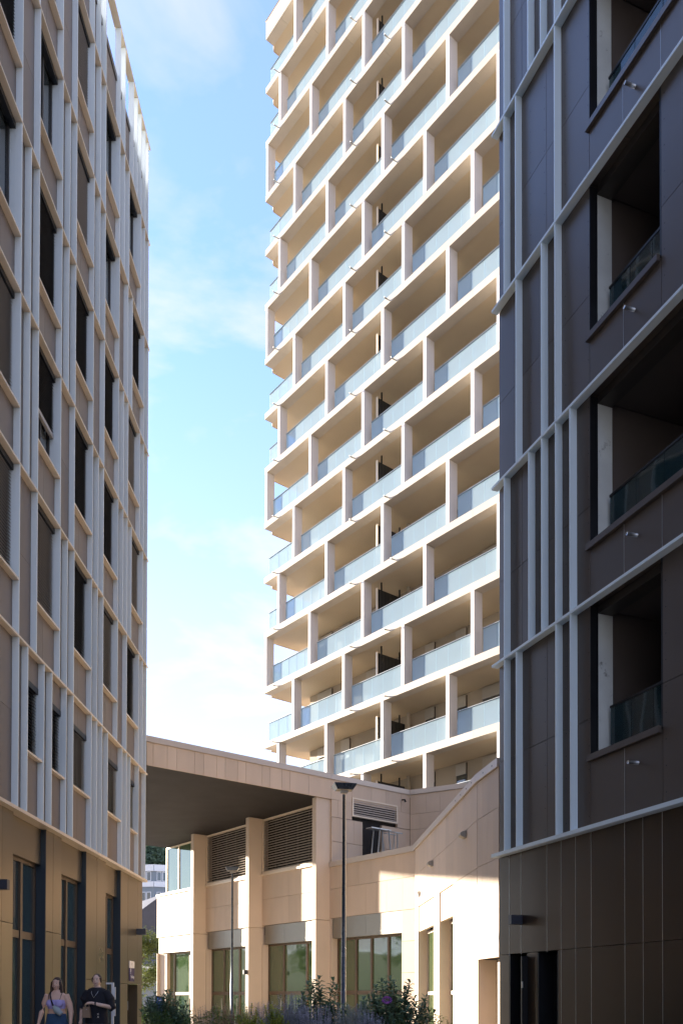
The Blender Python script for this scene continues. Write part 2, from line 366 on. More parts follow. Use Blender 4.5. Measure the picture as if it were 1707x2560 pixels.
# lamps and the sign fixed to this wall
for s_, h_ in ((10.28, 1.80), (.60, 1.74)):
    l = Lbox('wall_lamp', s_, s_ + .12, -.11, .14, h_, h_ + .17, 'wlamp', bev=.004)
def textobj(name, txt, size, mtx, m, parent, ext=.002, bold=False):
    cu = bpy.data.curves.new(name, 'FONT'); cu.body = txt; cu.size = size; cu.extrude = ext; cu.align_x = 'CENTER'; cu.align_y = 'CENTER'
    ob = bpy.data.objects.new('tmp', cu); COL.objects.link(ob)
    dg = bpy.context.evaluated_depsgraph_get(); me = bpy.data.meshes.new_from_object(ob.evaluated_get(dg)); bpy.data.objects.remove(ob)
    me.materials.clear(); me.materials.append(M[m])
    return link(name, me, parent, mtx)
M['signw'] = mat('white_sign_face', (.78, .74, .70), .5, 0, 0, 2, .02)
M['signb'] = mat('dark_violet_sign_face', (.055, .04, .11), .45, 0, 0, 2, .02)
M['signg'] = mat('grey_sign_print', (.35, .33, .30), .6, 0, 0, 2, .02)
sx0, sx1 = .95 * kL, 1.46 * kL
sg = LF.box('sign', sx0, sx1, -.119, -.10, .80, .99, 'signw')
LF.box('sign_plate', sx0, sx1, -.119, -.10, .44, .798, 'signb', parent=sg)
def onL(x, d, h):   # text facing outward from the left wall
    return LF.m @ Matrix.Translation((x, d, h)) @ Matrix.Rotation(pi, 4, 'Z') @ Matrix.Rotation(pi / 2, 4, 'X')
textobj('sign_letters', 'Parking', .115, sg.matrix_basis.inverted() @ onL((sx0 + sx1) / 2 - .04, -.098, .56), 'signw', sg)
textobj('sign_letter', 'P', .22, sg.matrix_basis.inverted() @ onL(sx1 - .09, -.098, .70), 'signw', sg)
textobj('sign_print', 'P', .10, sg.matrix_basis.inverted() @ onL((sx0 + sx1) / 2, -.098, .90), 'signg', sg)

# ---------------------------------------------------------------- building on the right
RB = thing('apartment_building', 'dark block on the right with fins coloured pale blue for sky light, dark panels and open loggias', 'building', (12, 10, 0))
RF = Frame(RB, (3.023, 17.3), (sin(R(20.85)), -cos(R(20.85))), -1)
RH = [2.90, 6.73, 10.35, 13.98, 17.60, 21.22, 24.85]
EN = 9.0
def q(s_): return s_ - .14 * (1.68 - .11 * s_)
RFIN = [[.45, .88, 2.17, 2.6], [.45, 1.31, 1.735, 2.17, 2.595], [.88, 1.735, 2.16], [.447, .867, 2.155], [.45, 1.3, 1.717, 2.156], [.45, .88, 2.16]]
SEAM = [1.92, 4.036, 4.878]
LOG = [(2.99, 4.73, 4.08), (2.99, 7.1, 7.70), (2.99, 4.73, 11.30), (2.99, 7.1, 14.95), (2.99, 4.73, 18.55), (2.99, 4.73, 22.1)]
JH = [4.76, 8.40, 12.05, 15.7, 19.35, 22.95]
PD = -.14
def rp(a, b, h0, h1, nm='panel', m='dbrown', g=.005):
    if b - a > .03 and h1 - h0 > .03: RF.box(nm, a + g, b - g, PD - .26, PD, h0 + g, h1 - g, m)
for k in range(6):
    h0, h1 = RH[k], RH[k + 1] - .05
    for x in RFIN[k]: RF.box('fin', x, x + .03, PD, 0, h0, h1, 'finr')
    L0, L1, sh = LOG[k]
    xs_ = [.06, .90, 1.72, 2.99]
    for a, b in zip(xs_[:-1], xs_[1:]):
        rp(a, b, h0, JH[k]); rp(a, b, JH[k], h1)
    # below and beside the loggia
    bs = [L0] + [s_ for s_ in (3.86, 4.73, 5.57, 6.4) if L0 < s_ < L1 - .05] + [L1]
    for a, b in zip(bs[:-1], bs[1:]): rp(a, b, h0, sh - .06)
    rs = [L1] + [s_ for s_ in (5.57, 6.4, 7.24, 8.1) if s_ > L1 + .1] + [EN]
    for a, b in zip(rs[:-1], rs[1:]):
        rp(a, b, h0, JH[k]); rp(a, b, JH[k], h1)
    # the loggia: sill rail, deep jambs, raw concrete column, glass balustrade, dark room behind
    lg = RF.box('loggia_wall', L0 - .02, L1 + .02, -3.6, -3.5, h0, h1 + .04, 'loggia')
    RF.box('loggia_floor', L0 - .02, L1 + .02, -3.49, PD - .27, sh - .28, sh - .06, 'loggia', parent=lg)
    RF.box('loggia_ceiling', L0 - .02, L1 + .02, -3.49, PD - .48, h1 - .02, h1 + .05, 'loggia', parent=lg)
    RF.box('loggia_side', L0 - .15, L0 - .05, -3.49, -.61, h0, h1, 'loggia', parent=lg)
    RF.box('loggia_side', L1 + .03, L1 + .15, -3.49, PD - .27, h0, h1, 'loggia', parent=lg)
    RF.box('lintel_beam', L0, L1, -.60, -.30, h1 - .10, h1 + .045, 'frame')
    RF.box('jamb_panel', L0 - .03, L0 + .006, -.299, PD - .001, sh, h1, 'black')
    RF.box('jamb_panel', L1 - .03, L1 - .002, PD - .42, PD - .001, sh, h1, 'black')
    RF.box('column', L0 - .3, L0 + .004, -.60, -.302, sh - .05, h1 - .101, 'conc')
    RF.box('sill_rail', L0 - .05, L1 - .03, PD - .30, PD + .06, sh - .055, sh + .05, 'dbrown')
    bal = RF.box('balustrade_rail', L0 + .10, L1 - .04, PD - .36, PD - .32, sh + .86, sh + .90, 'black')
    nn = max(2, round((L1 - L0 - .15) / .62)); ww = (L1 - L0 - .15) / nn
    for i in range(nn):
        RF.box('pane', L0 + .11 + i * ww, L0 + .10 + (i + 1) * ww - .006, PD - .35, PD - .33, sh + .05, sh + .858, 'logglass', parent=bal)
        RF.box('post', L0 + .10 + i * ww, L0 + .13 + i * ww, PD - .40, PD - .36, sh + .04, sh + .858, 'black', parent=bal)
    # window in the back of the loggia
    wn = RF.box('loggia_window', L0 + .7, L0 + 1.5, -3.49, -3.44, sh, h1 - .5, 'frame')
    RF.box('pane', L0 + .76, L0 + 1.44, -3.439, -3.42, sh + .06, h1 - .56, 'glass', parent=wn)
for k in range(1, 7):
    RF.box('floor_band', -.0, EN, PD, .006, RH[k] - .05, RH[k], 'finr')
RF.box('base_ledge', 0, EN, PD - .02, .02, RH[0] - .07, RH[0], 'finr')
for a, b, z0, z1, d0 in ((.13, EN, -2.1, 24.8, -3.7),):
    RF.box('core_wall', a, b + 18, -14, d0, -2.1, 24.8, 'gap')
RF.box('end_wall', .07, .19, -3.69, -.402, RH[0], 24.8, 'dbrown')
RF.box('end_wall', .07, .19, -3.69, -.402, -2.1, RH[0] - .08, 'shaded_bronze')
RF.box('upper_wall', EN + .01, 27, -3.69, PD, RH[0], 24.8, 'dbrown')
RF.box('base_wall', EN + .01, 27, -3.69, PD, -2.1, RH[0] - .071, 'shaded_bronze')
bs = [.06] + [q(v_) for v_ in (.649, 1.063, 1.912, 2.343, 2.762, 3.187, 4.03, 4.451, 4.872, 5.70, 6.12, 6.54, 7.38, 7.8, 8.2)] + [EN]
for a, b in zip(bs[:-1], bs[1:]): rp(a, b, .87, RH[0] - .07, 'base_panel', 'shaded_bronze')
for a, b in ((.06, q(.645)), (q(1.291), q(1.606)), (q(2.26), q(2.343))): rp(a, b, -2.0, .87, 'base_panel', 'shaded_bronze')
for a, b in zip(bs[4:-1], bs[5:]): rp(a, b, -2.0, .87, 'base_panel', 'shaded_bronze')
# thin bright metal strips in the vertical seams of the base
for s_ in bs[1:-1]:
    lo = .85 if s_ < 2 else -2.0
    RF.box('seam_strip', s_ - .0035, s_ + .0035, PD - .02, PD + .004, lo, RH[0] - .08, 'steel')
for k in range(6):
    for s_ in (1.72, 3.86, 4.73): 
        if LOG[k][1] > 5 or s_ < 4.5: RF.box('seam_strip', s_ - .003, s_ + .003, PD - .02, PD + .003, RH[k] + .01, (LOG[k][2] - .06) if s_ > 3 else RH[k + 1] - .06, 'steel' if s_ > 3 else 'dbrown')
RF.box('core_base', .42, 2.2, -3.69, -.60, -2.1, .86, 'interior')
for a, b in ((q(.645), q(1.291)), (q(1.606), q(2.26))):
    RF.box('door_reveal', a + .002, a + .03, -.6, PD - .001, -2, .85, 'black')
    RF.box('door_reveal', b - .03, b - .002, -.6, PD - .001, -2, .85, 'black')
d1_ = RF.box('door', 1.44, 2.02, -.50, -.45, -2, .82, 'black')
RF.box('door_handle', 1.9, 1.93, -.449, -.41, -1.15, -.95, 'steel', parent=d1_)
# the other door stands open, its leaf seen edge on
dl = RF.box('door', 1.02, 1.06, -.62, -.02, -2, .80, 'black')
RF.box('door_lock', 1.015, 1.065, -.02, -.016, -.95, -.7, 'steel', parent=dl)
RF.box('hinge', 1.06, 1.08, -.035, -.01, .2, .32, 'steel', parent=dl)
lp = RF.box('wall_lamp', .78, .90, PD + .001, PD + .25, 1.42, 1.60, 'wlamp', bev=.004)
# rain spouts
for x, h in ((4.15, 14.5), (4.12, 10.93), (4.17, 7.30), (4.18, 3.70), (4.15, 18.1)):
    V, F = tube([(x, PD - .01, h), (x, PD + .20, h - .01)], .028, 10)
    RF.verts('spout', V, F, 'steel', smooth=True)
# rivets of the dark panels (tiny, joined)
rv = []
for k in range(6):
    for x in (.62, 1.2, 1.66, 2.3, 2.95):
        z = RH[k] + .2
        while z < RH[k + 1] - .2: rv.append((x, z)); z += .40
    for x in (4.8, 5.2): 
        z = RH[k] + .2
        while z < RH[k + 1] - .2 and LOG[k][1] < 5: rv.append((x, z)); z += .40
V, F = [], []
for x, z in rv:
    b = len(V); r = .008
    V += [(x - r, PD + .0015, z - r), (x + r, PD + .0015, z - r), (x + r, PD + .0015, z + r), (x - r, PD + .0015, z + r)]
    V += [(x - r, PD - .004, z - r), (x + r, PD - .004, z - r), (x + r, PD - .004, z + r), (x - r, PD - .004, z + r)]
    F += [(b, b + 1, b + 2, b + 3), (b, b + 4, b + 5, b + 1), (b + 1, b + 5, b + 6, b + 2), (b + 2, b + 6, b + 7, b + 3), (b + 3, b + 7, b + 4, b)]
o = RF.verts('rivet', V, F, 'black'); tag(o, kind='stuff')

# ---------------------------------------------------------------- white balcony tower
TB = thing('balcony_tower', 'tall cream tower with stacked balconies, staggered fin columns and pale glass balustrades', 'tower', (4, 44, -.7))
TF = Frame(TB, (-4.2106, 46.5), (.62524, -.78043), -1)
TEND = 19.6
lev = [7.5 + 3.01 * i for i in range(16)]      # undersides of the slabs
tl = .32
TF.box('core', 1.02, TEND, -16, -2.32, -2.1, 52.6, 'towall')
types = {0: 'a', 1: 'c', 2: 'b'}
def ttype(i): return 'abc'[(i + 2) % 3] if False else {0: 'a', 1: 'b', 2: 'c'}[(1 - i) % 3 if False else (-i + 1) % 3]
# lev[2]=13.5 -> c, lev[3]=16.5 -> b, lev[4]=19.5 -> a (columns standing under that slab)
TY = {0: 'b', 1: 'a', 2: 'c', 3: 'b', 4: 'a', 5: 'c'}
def ty(i): return 'bac'[i % 3]
CX = {'a': [0, 3.98, 8.15, 12.3, 16.45], 'b': [2.57, 6.73, 10.92, 15.07, 19.2], 'c': [1.2, 5.35, 9.54, 13.67, 17.8]}
WIN = [(1.82, 3.06), (3.86, 4.57), (10.14, 10.74), (12.1, 12.72), (13.69, 14.9), (5.9, 6.9), (7.4, 8.3), (16.2, 17.4)]
for i, zb in enumerate(lev):
    top = i == len(lev) - 1
    t = tl if not top else 1.05
    # slab interior with a chamfered free end
    pts = [(-.04, 0), (-.26, .6), (-.26, 3.4), (TEND, 3.4), (TEND, .5), (.2, .5)]
    V = [(x, -d, z) for z in (zb + .03, zb + t - .03) for x, d in ((-.03, .5), (-.26, .62), (-.30, 3.6), (TEND, 3.6), (TEND, .5))]
    F = [(4, 3, 2, 1, 0), (5, 6, 7, 8, 9)] + [(j, (j + 1) % 5, 5 + (j + 1) % 5, 5 + j) for j in range(5)]
    sl_ = TF.verts('floor_slab', V, F, 'ceil')
    # precast edge pieces
    tt = ty(i)
    js = [0.0] + [x - 1.25 for x in CX[tt] if x > 2 and x - 1.25 < TEND] + [TEND]
    for a, b in zip(js[:-1], js[1:]):
        if a == 0.0:
            V = [(-.06, 0, zb), (b - .006, 0, zb), (b - .006, -.5, zb), (-.05, -.5, zb), (-.06, 0, zb + t), (b - .006, 0, zb + t), (b - .006, -.5, zb + t), (-.05, -.5, zb + t)]
            F = [(0, 3, 2, 1), (4, 5, 6, 7), (0, 1, 5, 4), (1, 2, 6, 5), (2, 3, 7, 6), (3, 0, 4, 7)]
            TF.verts('slab_edge', V, F, 'white')
        else: TF.box('slab_edge', a, b - .006, -.5, 0, zb, zb + t, 'white')
    V = [(-.06, -.501, zb), (-.05, -.501, zb + t), (-.30, -.66, zb), (-.30, -.66, zb + t), (-.34, -3.6, zb), (-.34, -3.6, zb + t), (-.262, -3.6, zb), (-.262, -3.6, zb + t), (-.03, -.52, zb), (-.03, -.52, zb + t)]
    V = [(-.06, -.502, zb), (-.30, -.66, zb), (-.34, -3.6, zb), (-.305, -3.6, zb), (-.265, -.69, zb), (-.03, -.53, zb)]
    V = V + [(x, d, zb + t) for x, d, z in V]
    F = [(0, 1, 2, 3, 4, 5), (6, 11, 10, 9, 8, 7)] + [(j, (j + 1) % 6, 6 + (j + 1) % 6, 6 + j) for j in range(6)]
    TF.verts('slab_end', V, F, 'white')
    # columns under this slab
    for x in CX[tt]:
        if x < TEND: TF.box('column', x, x + .2, -.48, .004, (lev[i - 1] + tl if i else -2.1), zb - .002, 'colw', bev=.006)
    # spouts
    if not top:
        for x in (1.25, 7.7, 10.15 if tt != 'a' else 10.6):
            V, F = tube([(x, -.01, zb + .06), (x, .36, zb + .03)], [.035, .03], 8)
            TF.verts('spout', V, F, 'steel', smooth=True)
        # balustrades above this slab, between the columns that stand on it
        cx = CX[ty(i + 1)]
        edges = ([-.15] if cx[0] > .5 else []) + cx + [TEND]
        zt = zb + tl
        for a, b in zip(edges[:-1], edges[1:]):
            x0 = a + .45 if a >= 0 else .06; x1 = b - .02
            if x1 - x0 < .4: continue
            rl = TF.box('balustrade', x0, x1, -.30, -.20, zt + 1.085, zt + 1.10, 'steel')
            n_ = max(1, round((x1 - x0) / .74)); ww = (x1 - x0) / n_
            for j in range(n_):
                TF.box('pane', x0 + j * ww + .006, x0 + (j + 1) * ww - .006, -.258, -.242, zt + .10, zt + 1.084, 'balglass', parent=rl)
            posts = []
            for j in range(n_ + 1):
                xx = min(x0 + j * ww + .05, x1 - .04)
                posts.append((xx - .02, xx + .02, -.32, -.262, zt, zt + 1.08))
                posts.append((xx - .05, xx + .05, -.30, -.22, zt, zt + .09))
            V, F = boxes_v(posts); TF.verts('posts', V, F, 'colw', parent=rl)
        # side balustrade at the free end
        rl = TF.box('balustrade', -.16, -.12, -3.3, -.7, zt + 1.085, zt + 1.10, 'steel')
        for j in range(4): TF.box('pane', -.15, -.135, -3.3 + .65 * j + .64, -3.3 + .65 * j + .01, zt + .1, zt + 1.084, 'balglass', parent=rl)
        V, F = boxes_v([(-.11, -.07, -3.3 + .65 * j, -3.26 + .65 * j, zt, zt + 1.08) for j in range(5)] + [(-.11, -.09, -3.3, -.7, zt + .45, zt + .5)])
        TF.verts('posts', V, F, 'colw', parent=rl)
        # screen between neighbouring balconies
        zc = lev[i + 1]
        sc = TF.box('privacy_screen', 8.68, 8.74, -2.25, -.52, zt + .1, zc - .38, 'black')
        TF.box('screen_post', 8.66, 8.76, -.52, -.47, zt + .1, zc - .34, 'cream', parent=sc)
        for dd_ in (-.75, -1.9): TF.box('screen_hanger', 8.68, 8.74, dd_ - .05, dd_, zc - .38, zc - .0, 'black', parent=sc)
        V, F = boxes_v([(8.742, 8.755, -2.2 + .09 * j, -2.16 + .09 * j, zt + .12, zc - .4) for j in range(18)])
        TF.verts('screen_rib', V, F, 'blindk', parent=sc)
        V, F = tube([(9.15, -2.1, zt), (9.15, -2.1, zc + .02)], .09, 12)
        TF.verts('drain_pipe', V, F, 'towall', smooth=True)
        # windows of the flats
        for j, (a, b) in enumerate(WIN):
            if (j + i) % 7 == 6: continue
            wz1 = zc - .05
            wn = TF.box('window', a, b, -2.318, -2.27, zt + .02, wz1, 'frame')
            TF.box('pane', a + .07, b - .07, -2.268, -2.255, zt + .09, wz1 - .55, 'glass', parent=wn)
            TF.box('blind_box', a + .01, b - .01, -2.266, -2.22, wz1 - .50 - (.5 if (i * 3 + j) % 4 == 0 else 0), wz1 - .01, 'blindg', parent=wn)
ztop = lev[-1] + 1.05
TF.box('roof_rail', -.1, TEND, -.12, -.04, ztop + .005, ztop + .06, 'black')
TF.box('roof_coping', -.12, TEND, -.5, .03, ztop - .001 + .0, ztop + .004, 'white')
TF.box('penthouse', .55, TEND, -14, -.9, ztop - .06, ztop + 3, 'dbrown')
for j in range(3):
    V, F = tube([(9.6 + .25 * j, -2.0, lev[1] - .02), (9.6 + .25 * j, -2.0, lev[1] - .35)], .05, 8)

# ---------------------------------------------------------------- beige podium building with the big canopy
PB = thing('podium_building', 'low beige panelled building with a big canopy, louvres and glazed doors', 'building', (-2, 33, -.7))
pC = Vector((2.3251, 27.4225)); pA = Vector((-.4091, 30.8354)); p1 = Vector((2.9591, 18.7895)); p2 = Vector((3.1953, 17.45))
dT = Vector((-.62524, .78043)); dE = Vector((.78043, .62524))
MF = Frame(PB, pC, dT, 1); AF = Frame(PB, pA, dE, -1)
S1 = Frame(PB, p1, (-.07324, .99731), 1); S2 = Frame(PB, p2, (-.17365, .98481), 1)
pB = pA + dE * 3.866
BF = Frame(PB, pB, (.866, -.5), -1)
B0 = -2.05
def grid(fr, xs, hs, m='beige', d=0., th=.12, g=.005, holes=(), nm='wall_panel', par=None):
    for a, b in zip(xs[:-1], xs[1:]):
        for c, e in zip(hs[:-1], hs[1:]):
            if any(a < hb - .01 and b > ha + .01 and c < hd - .01 and e > hc + .01 for ha, hb, hc, hd in holes): continue
            fr.box(nm, a + g * .5, b - g * .5, d - th, d, c + g, e - g, m)
HS = [-.2, .82, 1.84, 2.86, 3.90, 4.70]
# terrace wall on the door side
grid(MF, [0, .60], [B0, -.2, .82, 1.84, 2.85])
xs_ = [0, .56, 1.34, 1.89, 2.38, 3.46, 4.40]
grid(MF, xs_, [2.855, 3.90]); grid(MF, [0, .56, .94, 1.69, 2.10, 2.75, 3.47, 4.4], [3.90, 4.70])
MF.box('backing_wall', .02, 4.38, -.5, -.13, 2.14, 4.72, 'gap'); MF.box('backing_wall', .02, .59, -.5, -.13, B0, 2.14, 'gap')
cp = [MF.box('coping', 0.0, 4.38, -.40, .05, 4.70, 4.88, 'coping')]
# doors in the terrace wall
def doors(x0, x1, mull, htop=2.12, hb=B0, d=-.32):
    t = .07
    bl = [(x0, x0 + t, d - .05, d + .05, hb, htop), (x1 - t, x1, d - .05, d + .05, hb, htop), (x0 + t, x1 - t, d - .05, d + .05, htop - t, htop), (x0 + t, x1 - t, d - .05, d + .051, .12, .26)]
    for m_ in mull: bl.append((m_ - .045, m_ + .045, d - .05, d + .06, hb, htop - t))
    V, F = boxes_v(bl); fr = MF.verts('glazed_door', V, F, 'frameb')
    cuts = [x0 + t] + [c for m_ in mull for c in (m_ - .045, m_ + .045)] + [x1 - t]
    for a, b in zip(cuts[::2], cuts[1::2]):
        MF.box('pane', a, b, d - .012, d + .012, .26, htop - t, 'glassd', parent=fr)
        MF.box('pane', a, b, d - .012, d + .012, hb + .2, .12, 'glassd', parent=fr)
    for m_ in mull[:2]:
        V, F = tube([(m_ + .12, d + .10, -.9), (m_ + .12, d + .10, -.02)], .018, 8)
        MF.verts('door_handle', V, F, 'steel', parent=fr, smooth=True)
    return fr
doors(.64, 4.30, [1.55, 2.42, 3.24])
MF.box('spandrel', .62, 2.42, -.32, -.02, 2.125, 2.85, 'zinc'); MF.box('spandrel', 2.425, 4.24, -.32, -.02, 2.125, 2.85, 'zinc')
MF.box('door_reveal', 4.30, 4.399, -.45, 0, B0, 2.85, 'beige2')
# bays between the columns
bays = [(4.64, 8.80, [5.3, 6.16, 6.96, 8.13], [6.15, 7.65]), (9.04, 13.25, [9.9, 10.92, 11.6, 12.5], [10.9, 12.13]), (13.5, 17.95, [14.4, 15.2, 16.1, 17.0], [15.16, 16.66])]
for i, (a, b, sm, mu) in enumerate(bays):
    grid(MF, [a] + sm + [b], [2.875, 3.91]); grid(MF, [a] + sm + [b], [3.91, 4.86])
    MF.box('backing_wall', a, b - .01, -.6, -.125, 2.5, 4.87, 'gap')
    MF.box('ledge', a, b, -.20, .055, 4.865, 4.945, 'cream')
    n_ = 3
    for j in range(n_):
        q0, q1 = a + .02 + (b - a - .16) / n_ * j, a + .02 + (b - a - .16) / n_ * (j + 1)
        MF.box('spandrel', q0, q1 - .006, -.34, -.05, 2.125, 2.86, 'zinc')
    doors(a + .02, b - .06, mu)
    MF.box('door_reveal', b - .055, b - .002, -.5, -.002, B0, 2.12, 'beige2')
    if i < 2:
        fr = [(a + .35, a + .42, -.12, .012, 4.95, 7.12), (b - .10, b - .03, -.12, .012, 4.95, 7.12), (a + .42, b - .10, -.12, .012, 4.95, 5.02), (a + .42, b - .10, -.12, .012, 7.05, 7.12)]
        V, F = boxes_v(fr); lv = MF.verts('louvre', V, F, 'cream')
        MF.box('louvre_back', a + .03, b - .03, -.40, -.30, 4.95, 7.12, 'interior', parent=lv)
        for k in range(20):
            z = 5.04 + k * .1
            V = [(a + .42, .005, z), (b - .10, .005, z), (b - .10, -.075, z + .052), (a + .42, -.075, z + .052), (a + .42, .0, z - .008), (b - .10, .0, z - .008), (b - .10, -.08, z + .044), (a + .42, -.08, z + .044)]
            MF.verts('slat', V, [(0, 1, 2, 3), (7, 6, 5, 4), (0, 4, 5, 1), (2, 6, 7, 3), (1, 5, 6, 2), (0, 3, 7, 4)], 'coping', parent=lv)
        for k in range(1, 5):
            xx = a + .42 + (b - a - .52) * k / 5; MF.box('louvre_post', xx - .03, xx + .03, -.16, -.09, 5.02, 7.05, 'frame', parent=lv)
        MF.box('upper_pier', a, a + .345, -.3, 0, 4.95, 7.13, 'beige2')
    else:
        x0, x1 = a, 17.2
        V, F = boxes_v([(x0, x0 + .06, -.2, -.1, 4.95, 7.13), (15.95, 16.03, -.2, -.1, 4.95, 7.13), (x1 - .08, x1, -.2, -.1, 4.95, 7.13), (x0 + .06, x1 - .08, -.2, -.1, 7.06, 7.13), (x0 + .06, x1 - .08, -.2, -.1, 4.95, 5.01)])
        wn = MF.verts('corner_window', V, F, 'cream')
        MF.box('pane', x0 + .06, 15.95, -.16, -.14, 5.01, 7.06, 'glassd', parent=wn); MF.box('pane', 16.03, x1 - .08, -.16, -.14, 5.01, 7.06, 'glassd', parent=wn)
for x in (4.40, 8.80, 13.25):
    MF.box('column', x, x + .24, -.3, .62, 2.79, 7.148, 'beige2', bev=.006); MF.box('column', x, x + .24, -.3, .62, B0, 2.775, 'beige2', bev=.006)
MF.box('wall_lamp', 8.88, 8.98, .621, .78, .93, 1.10, 'wlamp')
MF.box('core', 4.45, 17.15, -5.9, -.62, B0, 7.14, 'interior'); MF.box('end_wall', 17.15, 17.94, -5.9, -.13, B0, 4.85, 'beige')
MF.box('core', .62, 4.44, -1.6, -.52, B0, 4.4, 'interior')
# canopy: fascia panels, board soffit, coping
def P(m_, e): q = pC + dT * m_ + dE * e; return (q.x, q.y)
poly = [(pA.x, pA.y), (-6.02, 26.34), (-7.0, 25.45), (-14.5, 25.45), P(17.2, -9.5), P(17.2, 5.9), P(4.40, 5.9), ]
q = pA + dE * .3; 
poly = [(pA + dE * .0 - dT * 0)[:], (-5.96, 26.39), (-6.3, 25.2), (-24, 25.2), P(17.2, -17), P(17.2, 5.9), P(4.6, 5.9), P(4.6, .2)]
poly = [(p[0], p[1]) for p in poly]
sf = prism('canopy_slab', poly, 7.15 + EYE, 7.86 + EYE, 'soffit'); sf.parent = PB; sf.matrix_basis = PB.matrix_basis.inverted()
fs = [-7.4, -6.97, -6.49, -6.16, -5.53, -5.2, -4.72, -4.4, -3.93, -3.6, -2.96, -2.64, -2.16, -1.82, -1.01, 0, .95, 1.9, 2.6, 3.39, 3.86]
for a, b in zip(fs[:-1], fs[1:]): AF.box('fascia_panel', a + .005, b - .005, .002, .05 if a < 0 else .05, 7.15, 7.86, 'beige')
AF.box('fascia_back', -7.4, 3.86, -.1, .0, 7.16, 7.86, 'gap')
AF.box('coping', -7.6, 0, -.45, .09, 7.865, 8.05, 'coping'); AF.box('coping', .004, 3.90, -.45, .09, 7.865, 8.05, 'coping')
hole = [(1.47, 2.41, 4.0, 6.62)]
lh = (.96, 3.2, 6.66, 7.35)
grid(AF, [0.02, .30, 1.05, 1.47, 2.41, 2.95, 3.86], [6.52, 7.145], d=.05, holes=[(.96, 3.2, 6.66, 7.35)])
AF.box('wall_panel', .85, .955, -.07, .05, 6.52, 7.145, 'beige'); AF.box('wall_panel', 3.205, 3.855, -.07, .05, 6.525, 7.145, 'beige')
AF.box('wall_panel', .305, .845, -.07, .05, 6.525, 7.145, 'beige')
grid(AF, [0.02, .44, 1.05, 1.465], [5.64, 6.51], d=.05); grid(AF, [2.415, 2.95, 3.855], [5.64, 6.51], d=.05)
grid(AF, [0.02, .73, 1.465], [4.5, 5.635], d=.05); grid(AF, [2.415, 3.2, 3.855], [4.5, 5.635], d=.05)
AF.box('backing_wall', 0.05, 1.44, -.40, -.08, 4.4, 7.2, 'gap'); AF.box('backing_wall', 2.44, 3.85, -.40, -.08, 4.4, 7.2, 'gap'); AF.box('backing_wall', 1.44, 2.44, -.40, -.08, 6.6, 7.2, 'gap')
AF.box('window_room', 1.2, 2.7, -1.6, -1.5, 4.4, 6.7, 'interior')
wn = AF.box('window', 1.472, 2.408, -.22, -.17, 6.20, 6.62, 'frame')
AF.box('window_frame', 1.472, 1.52, -.22, -.17, 4.5, 6.2, 'frame', parent=wn); AF.box('window_frame', 2.36, 2.408, -.22, -.17, 4.5, 6.2, 'frame', parent=wn)
AF.box('blind_rail', 1.53, 2.35, -.19, -.14, 6.08, 6.16, 'blindg', parent=wn)
V, F = boxes_v([(.96, 1.02, -.05, .08, 6.66, 7.35), (3.14, 3.2, -.05, .08, 6.66, 7.35), (1.02, 3.14, -.05, .08, 6.66, 6.71), (1.02, 3.14, -.05, .08, 7.30, 7.35)])
lv = AF.verts('louvre', V, F, 'cream')
for k in range(7):
    z = 6.73 + k * .082
    V = [(1.02, .078, z), (3.14, .078, z), (3.14, .03, z + .055), (1.02, .03, z + .055), (1.02, .072, z - .006), (3.14, .072, z - .006), (3.14, .024, z + .049), (1.02, .024, z + .049)]
    AF.verts('slat', V, [(0, 1, 2, 3), (7, 6, 5, 4), (0, 4, 5, 1), (2, 6, 7, 3), (1, 5, 6, 2), (0, 3, 7, 4)], 'coping', parent=lv)
AF.box('louvre_back', 1.02, 3.14, -.079, -.06, 6.7, 7.145, 'gap', parent=lv)
V, F = tube([(3.45, .05, 7.62), (3.45, .20, 7.60), (3.46, .22, 7.52)], [.03, .03, .05], 8)
AF.verts('camera_bracket', V, F, 'black')
# wall returning towards the dark block
grid(BF, [.06, .75, 1.32, 1.95, 2.6], [7.10, 7.86], d=.05); grid(BF, [.06, .45, 1.1, 1.7, 2.6], [6.5, 7.10], d=.05); grid(BF, [.06, .62, 1.3, 2.0, 2.6], [5.6, 6.5], d=.05); grid(BF, [.06, .8, 1.6, 2.6], [4.5, 5.6], d=.05)
BF.box('backing_wall', .05, 2.6, -.4, -.08, 4.4, 7.86, 'gap'); BF.box('coping', .05, 2.68, -.45, .09, 7.865, 8.05, 'coping')
# terrace floor
def sm(v): return (v[0], v[1])
tp = [sm(pC + Vector((.3, .3))), sm(pC + dT * 4.3 + dE * .3), sm(pA + dE * 3.9), (4.85, 31.9), (5.5, 28.0), (4.6, 18.9), sm(p1 + Vector((.35, .2)))]
o = prism('terrace_floor', tp, 4.3 + EYE, 4.42 + EYE, 'conc'); o.parent = PB; o.matrix_basis = PB.matrix_basis.inverted()
